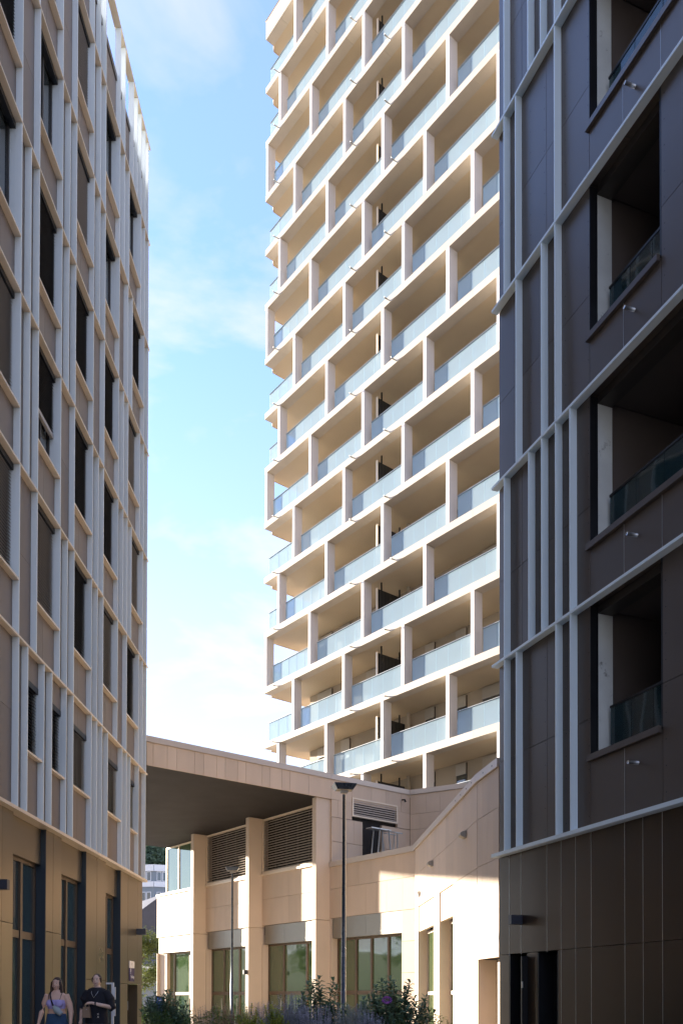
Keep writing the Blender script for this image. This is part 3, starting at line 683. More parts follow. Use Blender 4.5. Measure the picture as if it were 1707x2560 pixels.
# curved side wall
W1 = [(2.52, 4.46, -9, 2.84), (5.22, 8.02, -9, 2.84)]
xs1 = [0, .55, 1.05, 1.5, 2.02, 2.52, 3.1, 3.55, 4.0, 4.46, 4.85, 5.22, 5.7, 6.3, 6.9, 7.5, 8.02, 8.62]
grid(S1, xs1, [2.85, 3.90, 4.72]); grid(S1, xs1, [B0, -.2, .82, 1.84, 2.85], holes=W1)
S1.box('backing_wall', 0.0, 8.5, -.45, -.125, 2.9, 4.72, 'gap')
for a, b in ((0, 2.5), (4.48, 5.2), (8.04, 8.4)): S1.box('backing_wall', a, b, -.45, -.125, B0, 2.9, 'gap')
S1.box('coping', .0, 8.66, -.42, .045, 4.725, 4.90, 'coping')
for a, b in ((2.52, 4.46), (5.22, 8.02)):
    n_ = 3 if b > 6 else 2
    for j in range(n_): S1.box('lintel_panel', a + .05 + (b - a - .1) / n_ * j + .003, a + .05 + (b - a - .1) / n_ * (j + 1) - .003, -.14, -.035, 2.07, 2.835, 'beige')
    S1.box('reveal', b - .049, b - .001, -.38, -.0, B0, 2.84, 'beige2'); S1.box('reveal', a + .001, a + .045, -.38, 0, B0, 2.84, 'beige2')
    V, F = boxes_v([(a + .05, a + .12, -.36, -.28, B0, 2.06), (b - .12, b - .05, -.36, -.28, B0, 2.06), (a + .12, b - .12, -.36, -.28, 1.99, 2.06), ((a + b) / 2 - .04, (a + b) / 2 + .04, -.36, -.27, B0, 1.99), (a + .12, b - .12, -.36, -.275, .1, .2)])
    wn = S1.verts('tall_window', V, F, 'coping')
    for p_, q_ in ((a + .12, (a + b) / 2 - .04), ((a + b) / 2 + .04, b - .12)):
        S1.box('pane', p_, q_, -.33, -.31, .2, 1.99, 'glassd', parent=wn); S1.box('pane', p_, q_, -.33, -.31, B0, .1, 'glassd', parent=wn)
xs2 = [0.02, .33, .68, 1.04, 1.34]
grid(S2, xs2, [.84, 1.84, 2.86, 3.90, 4.72]); S2.box('backing_wall', 0.02, 1.30, -.45, -.125, .84, 4.72, 'gap'); S2.box('coping', .0, 1.355, -.42, .045, 4.725, 4.90, 'coping')
S2.box('door_reveal', 1.30, 1.34, -.5, 0, B0, .835, 'beige2')
S2.box('door', .06, 1.29, -.46, -.42, B0, .82, 'frameb'); S2.box('door_post', .02, .14, -.40, -.02, B0, .74, 'beige2')
for fr, xx in ((S1, .35), (S1, .9), (S1, 1.5), (S1, 2.1), (S2, .3), (S2, .85)):
    V, F = tube([(xx, .046, 4.81), (xx, .052, 4.81)], .018, 8); fr.verts('bolt', V, F, 'black')
for xx, hh in ((1.16, 3.80), (5.48, 3.80)):
    V, F = [], []
    n_ = 10
    for s_ in (-.11, .11):
        for k in range(n_ + 1):
            a_ = pi * k / n_ ; V.append((xx + s_, .001 + .15 * sin(a_) , hh + .08 * cos(a_)))
    # a half drum, curved side up and out
    for k in range(n_): F.append((k, k + 1, n_ + 2 + k, n_ + 1 + k))
    F += [tuple(range(n_ + 1))[::-1], tuple(range(n_ + 1, 2 * n_ + 2)), (0, n_ + 1, 2 * n_ + 1, n_)]
    S1.verts('downlight', V, F, 'zinc', smooth=False)

# ---------------------------------------------------------------- street lamps on the square
def frustum(w0, w1, d0, d1, z0, z1):
    return ([(-w0, -d0, z0), (w0, -d0, z0), (w0, d0, z0), (-w0, d0, z0), (-w1, -d1, z1), (w1, -d1, z1), (w1, d1, z1), (-w1, d1, z1)],
            [(0, 3, 2, 1), (4, 5, 6, 7), (0, 1, 5, 4), (1, 2, 6, 5), (2, 3, 7, 6), (3, 0, 4, 7)])
def make_lamp(label, loc, rz):
    t = thing('street_lamp', label, 'street lamp', loc, rz, 'street lamps on the square')
    H = 6.10 - loc[2]
    V, F = tube([(0, 0, 0), (0, 0, .35), (0, 0, .36), (0, 0, H - .22)], [.085, .085, .062, .036], 20)
    link('pole', mesh('pole', V, F, 'lamp', True), t)
    V, F = join([frustum(.24, .255, .19, .205, H - .03, H), frustum(.18, .245, .13, .195, H - .125, H - .032)])
    h = link('lamp_head', mesh('lamp_head', V, F, 'lamp'), t)
    V, F = frustum(.14, .17, .10, .12, H - .132, H - .126)
    link('lamp_glass', mesh('lamp_glass', V, F, 'zinc'), h)
    V, F = join([frustum(.075, .085, .05, .06, H - .19, H - .133)])
    link('lamp_bracket', mesh('lamp_bracket', V, F, 'zinc'), t)
    return t
make_lamp('tall dark lamp post in the foreground beside the flowering bushes', (.05, 19.3, gz(19.3)), .2)
make_lamp('smaller looking dark lamp post further back in front of the glazed doors', (-4.02, 31.6, gz(31.6)), .12)

# ---------------------------------------------------------------- folding work platform on the terrace, in front of the open window
wp = thing('work_platform', 'aluminium folding work platform with splayed legs standing at the terrace window', 'work platform', AF.pt(1.95, .55, 4.42 - .0)[:], atan2(dE.y, dE.x))
def bar(nm, a, b, r, m='steel'):
    a = (a[0], a[1], a[2] * 1.38); b = (b[0], b[1], b[2] * 1.38)
    V, F = tube([a, b], r, 8); return link(nm, mesh(nm, V, F, m, True), wp)
for x0, x1 in ((-.42, -.25), (.42, .22)):
    for y in (-.18, .18): bar('leg', (x0, y, 0), (x1 * .9, y, 1.28), .026)
for y in (-.18, .18):
    bar('brace', (-.62, y, .52), (.80, y, .55), .020); bar('brace', (-.28, y, .1), (-.05, y, .55), .018)
bar('leg', (.05, 0, 0), (.05, 0, 1.25), .022); bar('guard_post', (.80, 0, .0), (.80, 0, 1.28), .022); bar('guard_post', (.75, .18, .5), (.8, .18, 1.28), .018)
bar('guard_rail', (.2, -.18, 1.25), (.88, -.18, 1.25), .022); bar('guard_rail', (.2, .18, 1.25), (.88, .18, 1.25), .022)
V, F = boxes_v([(-.60, .34, -.16, .16, 1.76, 1.80)]); link('platform', mesh('platform', V, F, 'steel'), wp)

# ---------------------------------------------------------------- vegetation
def leafmat(name, c1, c2, rough=.5, trans=.25):
    m = bpy.data.materials.new(name); m.use_nodes = True
    n = m.node_tree.nodes; l = m.node_tree.links; b = n['Principled BSDF']; o = n['Material Output']
    g = n.new('ShaderNodeNewGeometry'); z = n.new('ShaderNodeTexNoise'); z.inputs['Scale'].default_value = 9.; z.inputs['Detail'].default_value = 3
    l.new(g.outputs['Position'], z.inputs['Vector'])
    r = n.new('ShaderNodeValToRGB'); r.color_ramp.elements[0].position = .38; r.color_ramp.elements[1].position = .62
    r.color_ramp.elements[0].color = (*c1, 1); r.color_ramp.elements[1].color = (*c2, 1)
    l.new(z.outputs['Fac'], r.inputs['Fac']); l.new(r.outputs['Color'], b.inputs['Base Color'])
    b.inputs['Roughness'].default_value = rough; b.inputs['Specular IOR Level'].default_value = .4
    t = n.new('ShaderNodeBsdfTranslucent'); l.new(r.outputs['Color'], t.inputs['Color'])
    x = n.new('ShaderNodeMixShader'); x.inputs[0].default_value = trans
    l.new(b.outputs[0], x.inputs[1]); l.new(t.outputs[0], x.inputs[2]); l.new(x.outputs[0], o.inputs['Surface'])
    return m
M['leaf'] = leafmat('dark_bluish_green_leaf', (.075, .15, .085), (.22, .33, .22), .36, .38)
M['leafy'] = leafmat('sun_lightened_yellow_green_leaf', (.26, .34, .04), (.48, .54, .10), trans=.4)  # yellow green leaves, the sunlight they miss put into a brighter colour
M['leafm'] = leafmat('mid_green_leaf', (.07, .14, .03), (.15, .23, .05), trans=.35)
M['leafw'] = leafmat('soft_yellow_green_tree_leaf', (.09, .13, .035), (.19, .22, .06), trans=.3)
M['sage'] = leafmat('grey_blue_sage_stem', (.28, .33, .34), (.42, .46, .48))
M['violet'] = leafmat('violet_flower', (.36, .36, .48), (.56, .55, .68))
M['lilac'] = leafmat('purple_flower_head', (.42, .12, .55), (.60, .22, .75))
M['straw'] = leafmat('dry_straw_stem', (.42, .30, .20), (.62, .48, .36), trans=.3)
M['bark'] = mat('grey_brown_bark', (.13, .10, .075), .85, 0, .05, 8, .25, bump=.5, bscale=30)
M['farleaf'] = leafmat('haze_paled_forest_green', (.11, .16, .10), (.20, .27, .15), .8, .35)  # distance haze is put into the paler leaf colour
def leafgeo(V, F, p, dirv_, L, W, curl=.25):
    """a folded, drooping leaf: 3 cross sections"""
    d = dirv_.normalized(); s = d.cross(Vector((0, 0, 1)))
    if s.length < .05: s = Vector((1, 0, 0))
    s.normalize(); n_ = s.cross(d)
    b = len(V); tw = random.uniform(-.5, .5); s = (s * cos(tw) + n_ * sin(tw)).normalized(); n_ = s.cross(d)
    pts = [p, p + d * L * .35 + s * W * .5 + n_ * W * .22, p + d * L * .35 - s * W * .5 + n_ * W * .22, p + d * L * .38,
           p + d * L * .72 + s * W * .36 + n_ * W * .1 - Vector((0, 0, L * curl * .35)), p + d * L * .72 - s * W * .36 + n_ * W * .1 - Vector((0, 0, L * curl * .35)), p + d * L * .72 - Vector((0, 0, L * curl * .4)), p + d * L - Vector((0, 0, L * curl))]
    V += [tuple(q_) for q_ in pts]
    F += [(b, b + 3, b + 1), (b, b + 2, b + 3), (b + 3, b + 6, b + 4, b + 1), (b + 2, b + 5, b + 6, b + 3), (b + 6, b + 7, b + 4), (b + 5, b + 7, b + 6)]
def bush(label, loc, h, rx, nst, leafL, m, group='shrubs in the planting bed', flowers=0, cat='bush', name='butterfly_bush'):
    t = thing(name, label, cat, loc, 0, group)
    V, F, S = [], [], []
    tips = []
    for i in range(nst):
        a = random.uniform(0, 2 * pi); r = rx * sqrt(random.random()); hh = h * random.uniform(.62, 1.0) * (1 - .35 * (r / rx) ** 2)
        p0 = Vector((cos(a) * r * .25, sin(a) * r * .25, 0)); p2_ = Vector((cos(a) * r, sin(a) * r * .8, hh)); p1_ = (p0 + p2_) / 2 + Vector((cos(a), sin(a), 0)) * -.05 + Vector((0, 0, .08))
        pts = [p0, p1_ * .6 + p0 * .4, p1_, p1_ * .4 + p2_ * .6, p2_]
        S.append(tube(pts, [.012, .010, .008, .006, .003], 5)); tips.append(p2_)
        nl = int(hh / (leafL * .28))
        for j in range(nl):
            f = .18 + .82 * j / nl
            k = f * 4; ii = min(3, int(k)); p = pts[ii].lerp(pts[ii + 1], k - ii)
            for sd in (0, 1):
                ang = j * 1.57 + sd * pi + random.uniform(-.5, .5)
                up = .55 * f + random.uniform(-.25, .25)
                leafgeo(V, F, p, Vector((cos(ang), sin(ang), up)), leafL * random.uniform(.65, 1.1) * (1 - .35 * max(0, f - .7) / .3), leafL * random.uniform(.26, .36), random.uniform(.1, .6))
        for j in range(4):
            ang = random.uniform(0, 6.28); leafgeo(V, F, p2_, Vector((cos(ang) * .6, sin(ang) * .6, 1)), leafL * .7, leafL * .18, .2)
    sv, sf_ = join(S)
    link('stem', mesh('stem', sv, sf_, 'bark', True), t)
    o = link('foliage', mesh('foliage', V, F, m), t); tag(o, kind='stuff')
    for i in range(flowers):
        p = tips[i]; FV, FF = [], []
        for j in range(120):
            a = random.uniform(0, 6.28); z = random.random(); r = .035 * (1 - z * .7)
            leafgeo(FV, FF, p + Vector((cos(a) * r + .05 * z, sin(a) * r, z * .13 - .02)), Vector((cos(a), sin(a), .5)), .018, .016, .1)
        link('flower_head', mesh('flower_head', FV, FF, 'lilac'), t)
    return t
random.seed(11)
def atx(u, Y): return (u - 853.5) / 2150 * Y
bush('dark green bush with lit leaves beside the corner of the left block', (atx(415, 15.5), 15.5, 0), 1.50, .50, 75, .15, 'leaf')
bush('tall dark bush with long drooping leaves on the left of the near lamp post', (atx(800, 15.0), 15.0, 0), 1.74, .48, 34, .21, 'leaf')
bush('wide dark bush with one purple flower to the right of the near lamp post', (atx(985, 14.5), 14.5, 0), 1.66, .70, 66, .19, 'leaf', flowers=0)
b3 = bpy.data.objects['butterfly_bush.002']
FV, FF = [], []
for j in range(220):
    a = random.uniform(0, 6.28); z = random.uniform(-1, 1); r = .045 * sqrt(1 - z * z)
    leafgeo(FV, FF, Vector((atx(967, 13.95) - b3.location.x + z * .07, 13.95 - 14.5 + cos(a) * r, 1.27 + sin(a) * r)), Vector((z, cos(a), sin(a))), .022, .018, .1)
link('flower_head', mesh('flower_head', FV, FF, 'lilac'), b3)
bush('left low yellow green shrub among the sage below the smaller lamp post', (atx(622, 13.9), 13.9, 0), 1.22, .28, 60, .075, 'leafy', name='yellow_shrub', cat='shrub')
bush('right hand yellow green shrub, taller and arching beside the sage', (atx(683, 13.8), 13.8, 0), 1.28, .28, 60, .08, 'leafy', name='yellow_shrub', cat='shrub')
bush('small feathery green shrub in front of the bush with the purple flower', (atx(985, 13.2), 13.2, 0), 1.05, .35, 50, .05, 'leafm', name='feathery_shrub', cat='shrub')
bush('thin bare twigged plant at the foot of the curved wall', (atx(1140, 15.0), 15.0, 0), 1.10, .22, 7, .06, 'leafm', name='twig_plant', cat='plant')
def sage(label, u, Y, w_, h, n_, m1='sage', m2='violet'):
    t = thing('russian_sage', label, 'sage plant', (atx(u, Y), Y, 0), 0, 'russian sage along the planting bed')
    S, V, F = [], [], []
    for i in range(n_):
        a = random.uniform(0, 6.28); r = w_ * sqrt(random.random()); hh = h * random.uniform(.65, 1.05)
        lean = Vector((cos(a) * r * 1.1 + random.uniform(-.06, .06), sin(a) * r * .8, hh)); p0 = Vector((cos(a) * r * .4, sin(a) * r * .4, 0))
        pts = [p0, p0.lerp(lean, .5) + Vector((0, 0, .05)), lean]; S.append(tube(pts, [.004, .0035, .0015], 3, False))
        for j in range(26):
            f = .42 + .58 * j / 26; p = p0.lerp(lean, f)
            for k in range(2):
                b_ = random.uniform(0, 6.28); leafgeo(V, F, p, Vector((cos(b_), sin(b_), .6)), .030 * (1.3 - f * .6), .018, .1)
    sv, sf_ = join(S); link('stem', mesh('stem', sv, sf_, m1), t)
    o = link('flowers', mesh('flowers', V, F, m2), t); tag(o, kind='stuff')
    return t
sage('pale straw coloured sage clump at the left end of the bed', 515, 15.2, .22, 1.14, 90, 'straw', 'sage')
sage('sage clump with pinkish dry stems under the smaller lamp post', 580, 15.0, .25, 1.16, 100, 'straw', 'straw')
sage('violet sage clump in front of the left yellow shrub', 650, 14.6, .26, 1.20, 140)
sage('tall violet sage spikes between the yellow shrub and the tall bush', 725, 14.2, .24, 1.34, 130)
sage('deep blue violet sage clump in front of the near lamp post', 790, 13.6, .26, 1.16, 150)
sage('grey blue sage clump just right of the near lamp post', 875, 13.8, .26, 1.20, 130, 'sage', 'sage')
sage('violet sage clump at the foot of the wide bush', 930, 13.4, .2, 1.08, 100)
random.seed(31); V, F = [], []
for i in range(5200):
    x = random.uniform(-3.3, 1.75); y = random.uniform(14.6, 15.6); z = random.uniform(.55, .98) + .10 * sin(x * 5.1) + .06 * sin(x * 13.7)
    a = random.uniform(0, 6.28); leafgeo(V, F, Vector((x, y, z)), Vector((cos(a), sin(a), random.uniform(.1, .9))), random.uniform(.05, .11), random.uniform(.02, .035), .3)
tag(link('ground_cover', mesh('ground_cover', V, F, 'leafm')), label='low mixed green leaves filling the planting bed under the bushes and sage', cat='ground cover', kind='stuff')
tag(link('planting_bed', mesh('planting_bed', [(-5.2, 12.6, -.001), (3.2, 12.6, -.001), (3.0, 17.4, gz(17.4) + .05), (-4.4, 17.4, gz(17.4) + .05), (-5.2, 12.6, .03), (3.2, 12.6, .03), (3.0, 17.4, .03), (-4.4, 17.4, .03)], [(4, 5, 6, 7), (0, 1, 5, 4), (1, 2, 6, 5), (2, 3, 7, 6), (3, 0, 4, 7)], 'earth')), kind='structure')

# trees
def tree(label, loc, h, r, seed, m='leafy', n_=2600, cat='tree', leafL=.16, group=None, flat=.75):
    random.seed(seed); t = thing('tree', label, cat, loc, 0, group)
    V, F = tube([(0, 0, 0), (.05, 0, h * .3), (-.03, .03, h * .55), (0, 0, h * .9)], [.05 * h / 3, .04 * h / 3, .025 * h / 3, .008], 8)
    S = [(V, F)]; cl = []
    for i in range(16):
        z = h * random.uniform(.35, .92); a = random.uniform(0, 6.28); rr = r * random.uniform(.5, 1.0) * (1 - .5 * abs(z / h - .6))
        e = Vector((cos(a) * rr, sin(a) * rr, z + random.uniform(0, .25) * r)); S.append(tube([(0, 0, z * .8), tuple(Vector((0, 0, z * .85)).lerp(e, .5) + Vector((0, 0, .08))), tuple(e)], [.02 * h / 4, .013 * h / 4, .004], 5)); cl.append(e); cl.append(Vector((0, 0, z * .85)).lerp(e, .6))
    sv, sf_ = join(S); link('trunk', mesh('trunk', sv, sf_, 'bark', True), t)
    V, F = [], []
    for i in range(n_):
        c = random.choice(cl); q_ = c + Vector((random.gauss(0, r * .17), random.gauss(0, r * .17), random.gauss(0, r * .10)))
        a = random.uniform(0, 6.28); leafgeo(V, F, q_, Vector((cos(a), sin(a), random.uniform(-.4, .3))), leafL * random.uniform(.6, 1.2), leafL * .45, .2)
    o = link('crown', mesh('crown', V, F, m), t); tag(o, kind='stuff'); return t
tree('light yellow green tree in the gap between the left block and the podium', (-13.2, 56, -.7), 7.2, 2.1, 5, 'leafw', 4200, leafL=.26)
tree('darker reddish green climbing tree hugging the corner of the left block', (-8.9, 38.5, -.7), 2.4, .9, 8, 'leafm', 1600, leafL=.13)
for i, (x, y, h_) in enumerate(((-62, 62, 8.5), (-70, 50, 8), (-58, 36, 7.5), (-66, 76, 9), (-52, 24, 8))):
    tree(['round green tree on the far lawn, second from its north end', 'green tree in the middle of the far lawn', 'green tree of the far lawn near the stairs', 'tall green tree at the north end of the far lawn', 'green tree at the south end of the far lawn'][i], (x, y, 1.5), h_, 3.2, 20 + i, 'leafm', 1500, leafL=.5, group='trees on the far lawn')
M['grass'] = mat('mown_lawn', (.07, .13, .03), .9, 0, 0, 2.5, .35, bump=.3, bscale=20)
tag(link('lawn', mesh('lawn', [(-45, 15, -.65), (-30, 105, -.65), (-75, 108, 3.5), (-80, 15, 3.5), (-140, 112, 11), (-150, 15, 11)], [(0, 1, 2, 3), (3, 2, 4, 5)], 'grass')), kind='structure')

# ---------------------------------------------------------------- the view through the gap on the left
def hill():
    V, F = [], []; nx, ny = 60, 16
    for j in range(ny + 1):
        for i in range(nx + 1):
            x = -230 + i * 5.0; y = 270 + j * 11
            a = math.exp(-((x + 85) / 75) ** 2); z = -2 + a * (j / ny) * 98 + 2 * sin(x * .1 + j) * (j / ny) * a
            V.append((x, y, z))
    for j in range(ny):
        for i in range(nx): F.append((j * (nx + 1) + i, j * (nx + 1) + i + 1, (j + 1) * (nx + 1) + i + 1, (j + 1) * (nx + 1) + i))
    return V, F
V, F = hill(); M['hill'] = mat('forest_floor', (.035, .06, .03), .9, 0, 0, .05, .3)
tag(link('hill', mesh('hill', V, F, 'hill', True)), kind='structure')
random.seed(3); V2, F2 = [], []
for i in range(9000):
    x = random.uniform(-140, -40); y = random.uniform(290, 445)
    a = math.exp(-((x + 85) / 75) ** 2); jj = (y - 270) / 11; z = -2 + a * (jj / 16) * 98 + 2 * sin(x * .1 + jj) * (jj / 16) * a
    c = Vector((x, y, z + random.uniform(.5, 2.5))); s_ = random.uniform(1.0, 2.0)
    for k in range(5):
        ang = random.uniform(0, 6.28); leafgeo(V2, F2, c + Vector((random.gauss(0, .8), random.gauss(0, .8), random.gauss(0, .6))), Vector((cos(ang), sin(ang), random.uniform(-.2, .6))), s_, s_ * .8, .3)
tag(link('forest', mesh('forest', V2, F2, 'farleaf')), label='green forest, haze put into its colour, covering the hill behind the far office block', cat='forest', kind='stuff')
M['gblock'] = mat('blue_grey_cladding', (.20, .24, .27), .6, 0, .04, .5, .05)
M['wband'] = mat('white_band', (.75, .77, .78), .6, 0, .02, 1, .03)
ob = thing('far_office_block', 'distant blue grey office block with white bands and ribbon windows below the forested hill', 'building', (-43, 185, -.7))
c0 = Vector((-38.9, 178.0))
for (xd, ln, sg_, lab) in (((-.985, .17), 30, 1, 'l'), ((.94, .34), 24, 1, 'r')):
    fr = Frame(ob, c0, xd, 1 if xd[0] < 0 else -1)
    fr.sgn = 1 if xd[0] < 0 else -1
    fr.box('wall', .0, ln, -6, 0, -2, 26.2, 'gblock')
    for (z0, z1) in ((26.25, 27.6), (23.0, 25.0 - .9), (17.9, 18.2)):
        fr.box('white_band', .01, ln, -.5, .25, z0, z1, 'wband')
    for zz, n_ in ((24.2, 18), (20.0, 18), (15.2, 5)):
        for k in range(n_):
            x0 = .6 + k * (1.15 if n_ == 18 else 3.4)
            wn = fr.box('window', x0, x0 + (.95 if n_ == 18 else 1.7), .0, .06, zz, zz + 1.95, 'wband')
            fr.box('pane', x0 + .12, x0 + (.83 if n_ == 18 else 1.58), .061, .09, zz + .12, zz + 1.83, 'glass', parent=wn)
V, F = tube([(-41, 180, 28), (-41, 180, 31)], .06, 6)
# dark roofed houses below
M['slate'] = mat('dark_slate_roof', (.06, .06, .07), .6, 0, .05, 1.5, .3, bump=.3, bscale=8)
M['lwall'] = mat('pale_grey_house_wall', (.36, .37, .42), .8, 0, .03, 1, .08)
def house(label, x, y, w_, l_, hw, hr, rz):
    t = thing('house', label, 'house', (x, y, -.7), rz, 'slate roofed houses in the gap')
    V, F = boxes_v([(-w_ / 2, w_ / 2, -l_ / 2, l_ / 2, 0, hw)]); link('wall', mesh('wall', V, F, 'lwall'), t)
    e = .4
    V = [(-w_ / 2 - e, -l_ / 2 - e, hw), (w_ / 2 + e, -l_ / 2 - e, hw), (w_ / 2 + e, l_ / 2 + e, hw), (-w_ / 2 - e, l_ / 2 + e, hw), (0, -l_ / 2 - e, hw + hr), (0, l_ / 2 + e, hw + hr)]
    rf = link('roof', mesh('roof', V, [(0, 3, 5, 4), (1, 4, 5, 2), (0, 4, 1), (3, 2, 5), (0, 1, 2, 3)], 'slate'), t)
    for k in (-.25, .25):
        wn = link('window', boxmesh(.9, .08, 1.3, 'frame'), t, Matrix.Translation((k * w_ - .45, -l_ / 2 - .05, hw * .55)))
        link('pane', boxmesh(.74, .04, 1.14, 'glass'), wn, Matrix.Translation((.08, -.045, .08)))
    for k in range(2):
        link('skylight', boxmesh(.9, .12, 1.2, 'wband'), rf, Matrix.Translation((w_ * .22, -l_ * .2 + k * l_ * .35, hw + hr * .5)) @ Matrix.Rotation(-R(50), 4, 'Y'))
    return t
house('slate roofed house with a steep gable, the higher one under the far office block', -22.2, 98, 11, 12, 8.6, 4.6, .5)
house('smaller slate roofed house lower down and nearer behind the light green tree', -17.6, 76, 8, 9, 3.8, 3.2, -.5)
# white wall with a dark railing, and the poster stand in front of it
gw = thing('garden_wall', 'low white wall with a dark picket railing behind the trees', 'wall', (-15.0, 66, -.7), .05)
V, F = boxes_v([(-5, 6, 0, .3, 3.05, 4.45)]); link('parapet', mesh('parapet', V, F, 'wband'), gw)
V, F = boxes_v([(-5, 6, .05, .25, 0, 3.04)]); link('wall', mesh('wall', V, F, 'gblock'), gw)
for k in range(46): link('picket', boxmesh(.05, .05, .45, 'black'), gw, Matrix.Translation((-4.9 + k * .235, -.2, 3.15)))
M['pblue'] = mat('blue_poster_print', (.02, .10, .62), .4, 0, 0, 1, .02); M['pviolet'] = mat('violet_poster_print', (.16, .02, .55), .4, 0, 0, 1, .02)
po = thing('poster_stand', 'blue poster with a violet figure standing left of the podium doors', 'poster', (-8.55, 40.5, -.7), 0)
link('poster', boxmesh(.34, .05, 1.5, 'pblue'), po, Matrix.Translation((-.17, 0, .5)))
link('frame', boxmesh(.40, .04, 1.62, 'black'), po, Matrix.Translation((-.20, .052, .44)))
V, F = [], []
for k in range(24): V.append((.09 * cos(k * pi / 12) * (1 + .15 * sin(k * 2.1)), 0, 1.28 + .30 * sin(k * pi / 12) - .05)); 
F = [tuple(range(24))]; link('violet_print', mesh('violet_print', V, F, 'pviolet'), po, Matrix.Translation((0, -.004, -.1)))
textobj('white_letters', 'APL', .10, Matrix.Translation((0, -.003, 1.86)) @ Matrix.Rotation(pi / 2, 4, 'X'), 'signw', po)

# ---------------------------------------------------------------- people
M['skin'] = mat('skin', (.78, .50, .37), .5, 0, 0, 10, .06)
M['skin2'] = mat('fair_skin', (.80, .56, .44), .5, 0, 0, 10, .06)
M['hair'] = mat('dark_brown_hair', (.045, .022, .014), .45, 0, 0, 30, .3, bump=.4, bscale=80, stretch=(1, 1, .15))
M['lilactop'] = mat('lilac_ribbed_knit', (.46, .40, .74), .8, 0, 0, 20, .08, bump=.3, bscale=60, stretch=(1, 1, .2))
M['blackc'] = mat('black_cotton', (.012, .013, .020), .85, 0, 0, 12, .15, bump=.3, bscale=12)
M['denim'] = mat('blue_denim', (.035, .085, .17), .8, 0, 0, 25, .25, bump=.3, bscale=60)
M['lightd'] = mat('pale_blue_denim', (.34, .45, .60), .8, 0, 0, 25, .1, bump=.3, bscale=60)
M['tan'] = mat('tan_leather', (.30, .20, .13), .5, 0, 0, 12, .08)
M['greyb'] = mat('grey_green_nylon', (.36, .42, .42), .55, 0, 0, 12, .1, bump=.3, bscale=20)
M['eye'] = mat('dark_eye', (.03, .02, .018), .3, 0, 0, 10, .0); M['lip'] = mat('lip', (.42, .14, .13), .45, 0, 0, 10, .0); M['teeth'] = mat('teeth', (.75, .72, .66), .4, 0, 0, 10, .0)
def loft(rings, seg=20):
    """rings: (centre, rx, ry) horizontal ellipses"""
    V, F = [], []
    for c, rx, ry in rings: V += [(c[0] + rx * cos(2 * pi * k / seg), c[1] + ry * sin(2 * pi * k / seg), c[2]) for k in range(seg)]
    n_ = len(rings)
    for i in range(n_ - 1):
        for k in range(seg): F.append((i * seg + k, i * seg + (k + 1) % seg, (i + 1) * seg + (k + 1) % seg, (i + 1) * seg + k))
    F += [tuple(range(seg))[::-1], tuple(range((n_ - 1) * seg, n_ * seg))]
    return V, F
def ell(c, r, seg=16, rg=10):
    V, F = [], []
    rings = [((c[0], c[1], c[2] - r[2] * cos(pi * i / rg)), max(.0008, r[0] * sin(pi * i / rg)), max(.0008, r[1] * sin(pi * i / rg))) for i in range(rg + 1)]
    return loft(rings, seg)
def body(name, parts, m, parent, vox=.009):
    V, F = join(parts); o = link(name, mesh(name, V, F, m), parent)
    r = o.modifiers.new('r', 'REMESH'); r.mode = 'VOXEL'; r.voxel_size = vox; r.use_smooth_shade = True
    s_ = o.modifiers.new('s', 'SMOOTH'); s_.factor = .6; s_.iterations = 4
    dg = bpy.context.evaluated_depsgraph_get(); me = bpy.data.meshes.new_from_object(o.evaluated_get(dg)); o.modifiers.clear(); o.data = me
    return o
def hand(w, f, up=(0, 0, 0), curl=.3, side=1):
    """palm and five bent fingers; w wrist, f direction of the fingers"""
    w = Vector(w); f = Vector(f).normalized(); s_ = Vector((0, 1, 0)) if abs(f.y) < .8 else Vector((1, 0, 0)); s_ = (s_ - f * s_.dot(f)).normalized(); n_ = f.cross(s_) * side
    P_ = [tube([w, w + f * .04, w + f * .085], [.022, .030, .026], 10)]
    for k, ln in enumerate((.062, .072, .068, .052)):
        b = w + f * .08 + s_ * (-.026 + k * .0175)
        P_.append(tube([b, b + f * ln * .5 + n_ * ln * curl * .2, b + f * ln * (.9 - curl * .3) + n_ * ln * curl * .8], [.0095, .0088, .007], 7))
    b = w + f * .03 - s_ * .026
    P_.append(tube([b, b + f * .03 - s_ * .022 + n_ * .01, b + f * .06 - s_ * .026 + n_ * .025], [.011, .010, .008], 7))
    return P_
def head(z, hh=.225):
    """head centred above x=0, facing -y"""
    return [ell((0, .0, z), (.074, .092, hh / 2)), ell((0, -.028, z - .055), (.052, .056, .055)), ell((0, -.094, z - .012), (.012, .016, .022)), ell((-.076, .008, z - .01), (.010, .018, .03)), ell((.076, .008, z - .01), (.010, .018, .03)), ell((-.036, -.062, z - .035), (.024, .022, .022)), ell((.036, -.062, z - .035), (.024, .022, .022)),
            tube([(0, .012, z - .20), (0, .008, z - .06)], [.052, .048], 14)]
def face(z, par, smile=1.):
    for sx in (-.030, .030):
        V, F = ell((sx, -.0815, z + .012), (.0105, .006, .005), 10, 6); link('eye', mesh('eye', V, F, 'eye', True), par)
        V, F = tube([(sx - .018, -.081, z + .032), (sx, -.088, z + .037), (sx + .018, -.080, z + .033)], [.002, .0028, .002], 6); link('eyebrow', mesh('eyebrow', V, F, 'hair', True), par)
    V, F = tube([(-.027, -.079, z - .047), (-.012, -.089, z - .056), (.012, -.089, z - .056), (.027, -.079, z - .047)], [.003, .0075, .0075, .003], 8); link('mouth', mesh('mouth', V, F, 'lip', True), par)
    V, F = tube([(-.018, -.0875, z - .050), (0, -.0945, z - .054), (.018, -.0875, z - .050)], [.003, .0045, .003], 8); link('teeth', mesh('teeth', V, F, 'teeth', True), par)
ZP = -.02
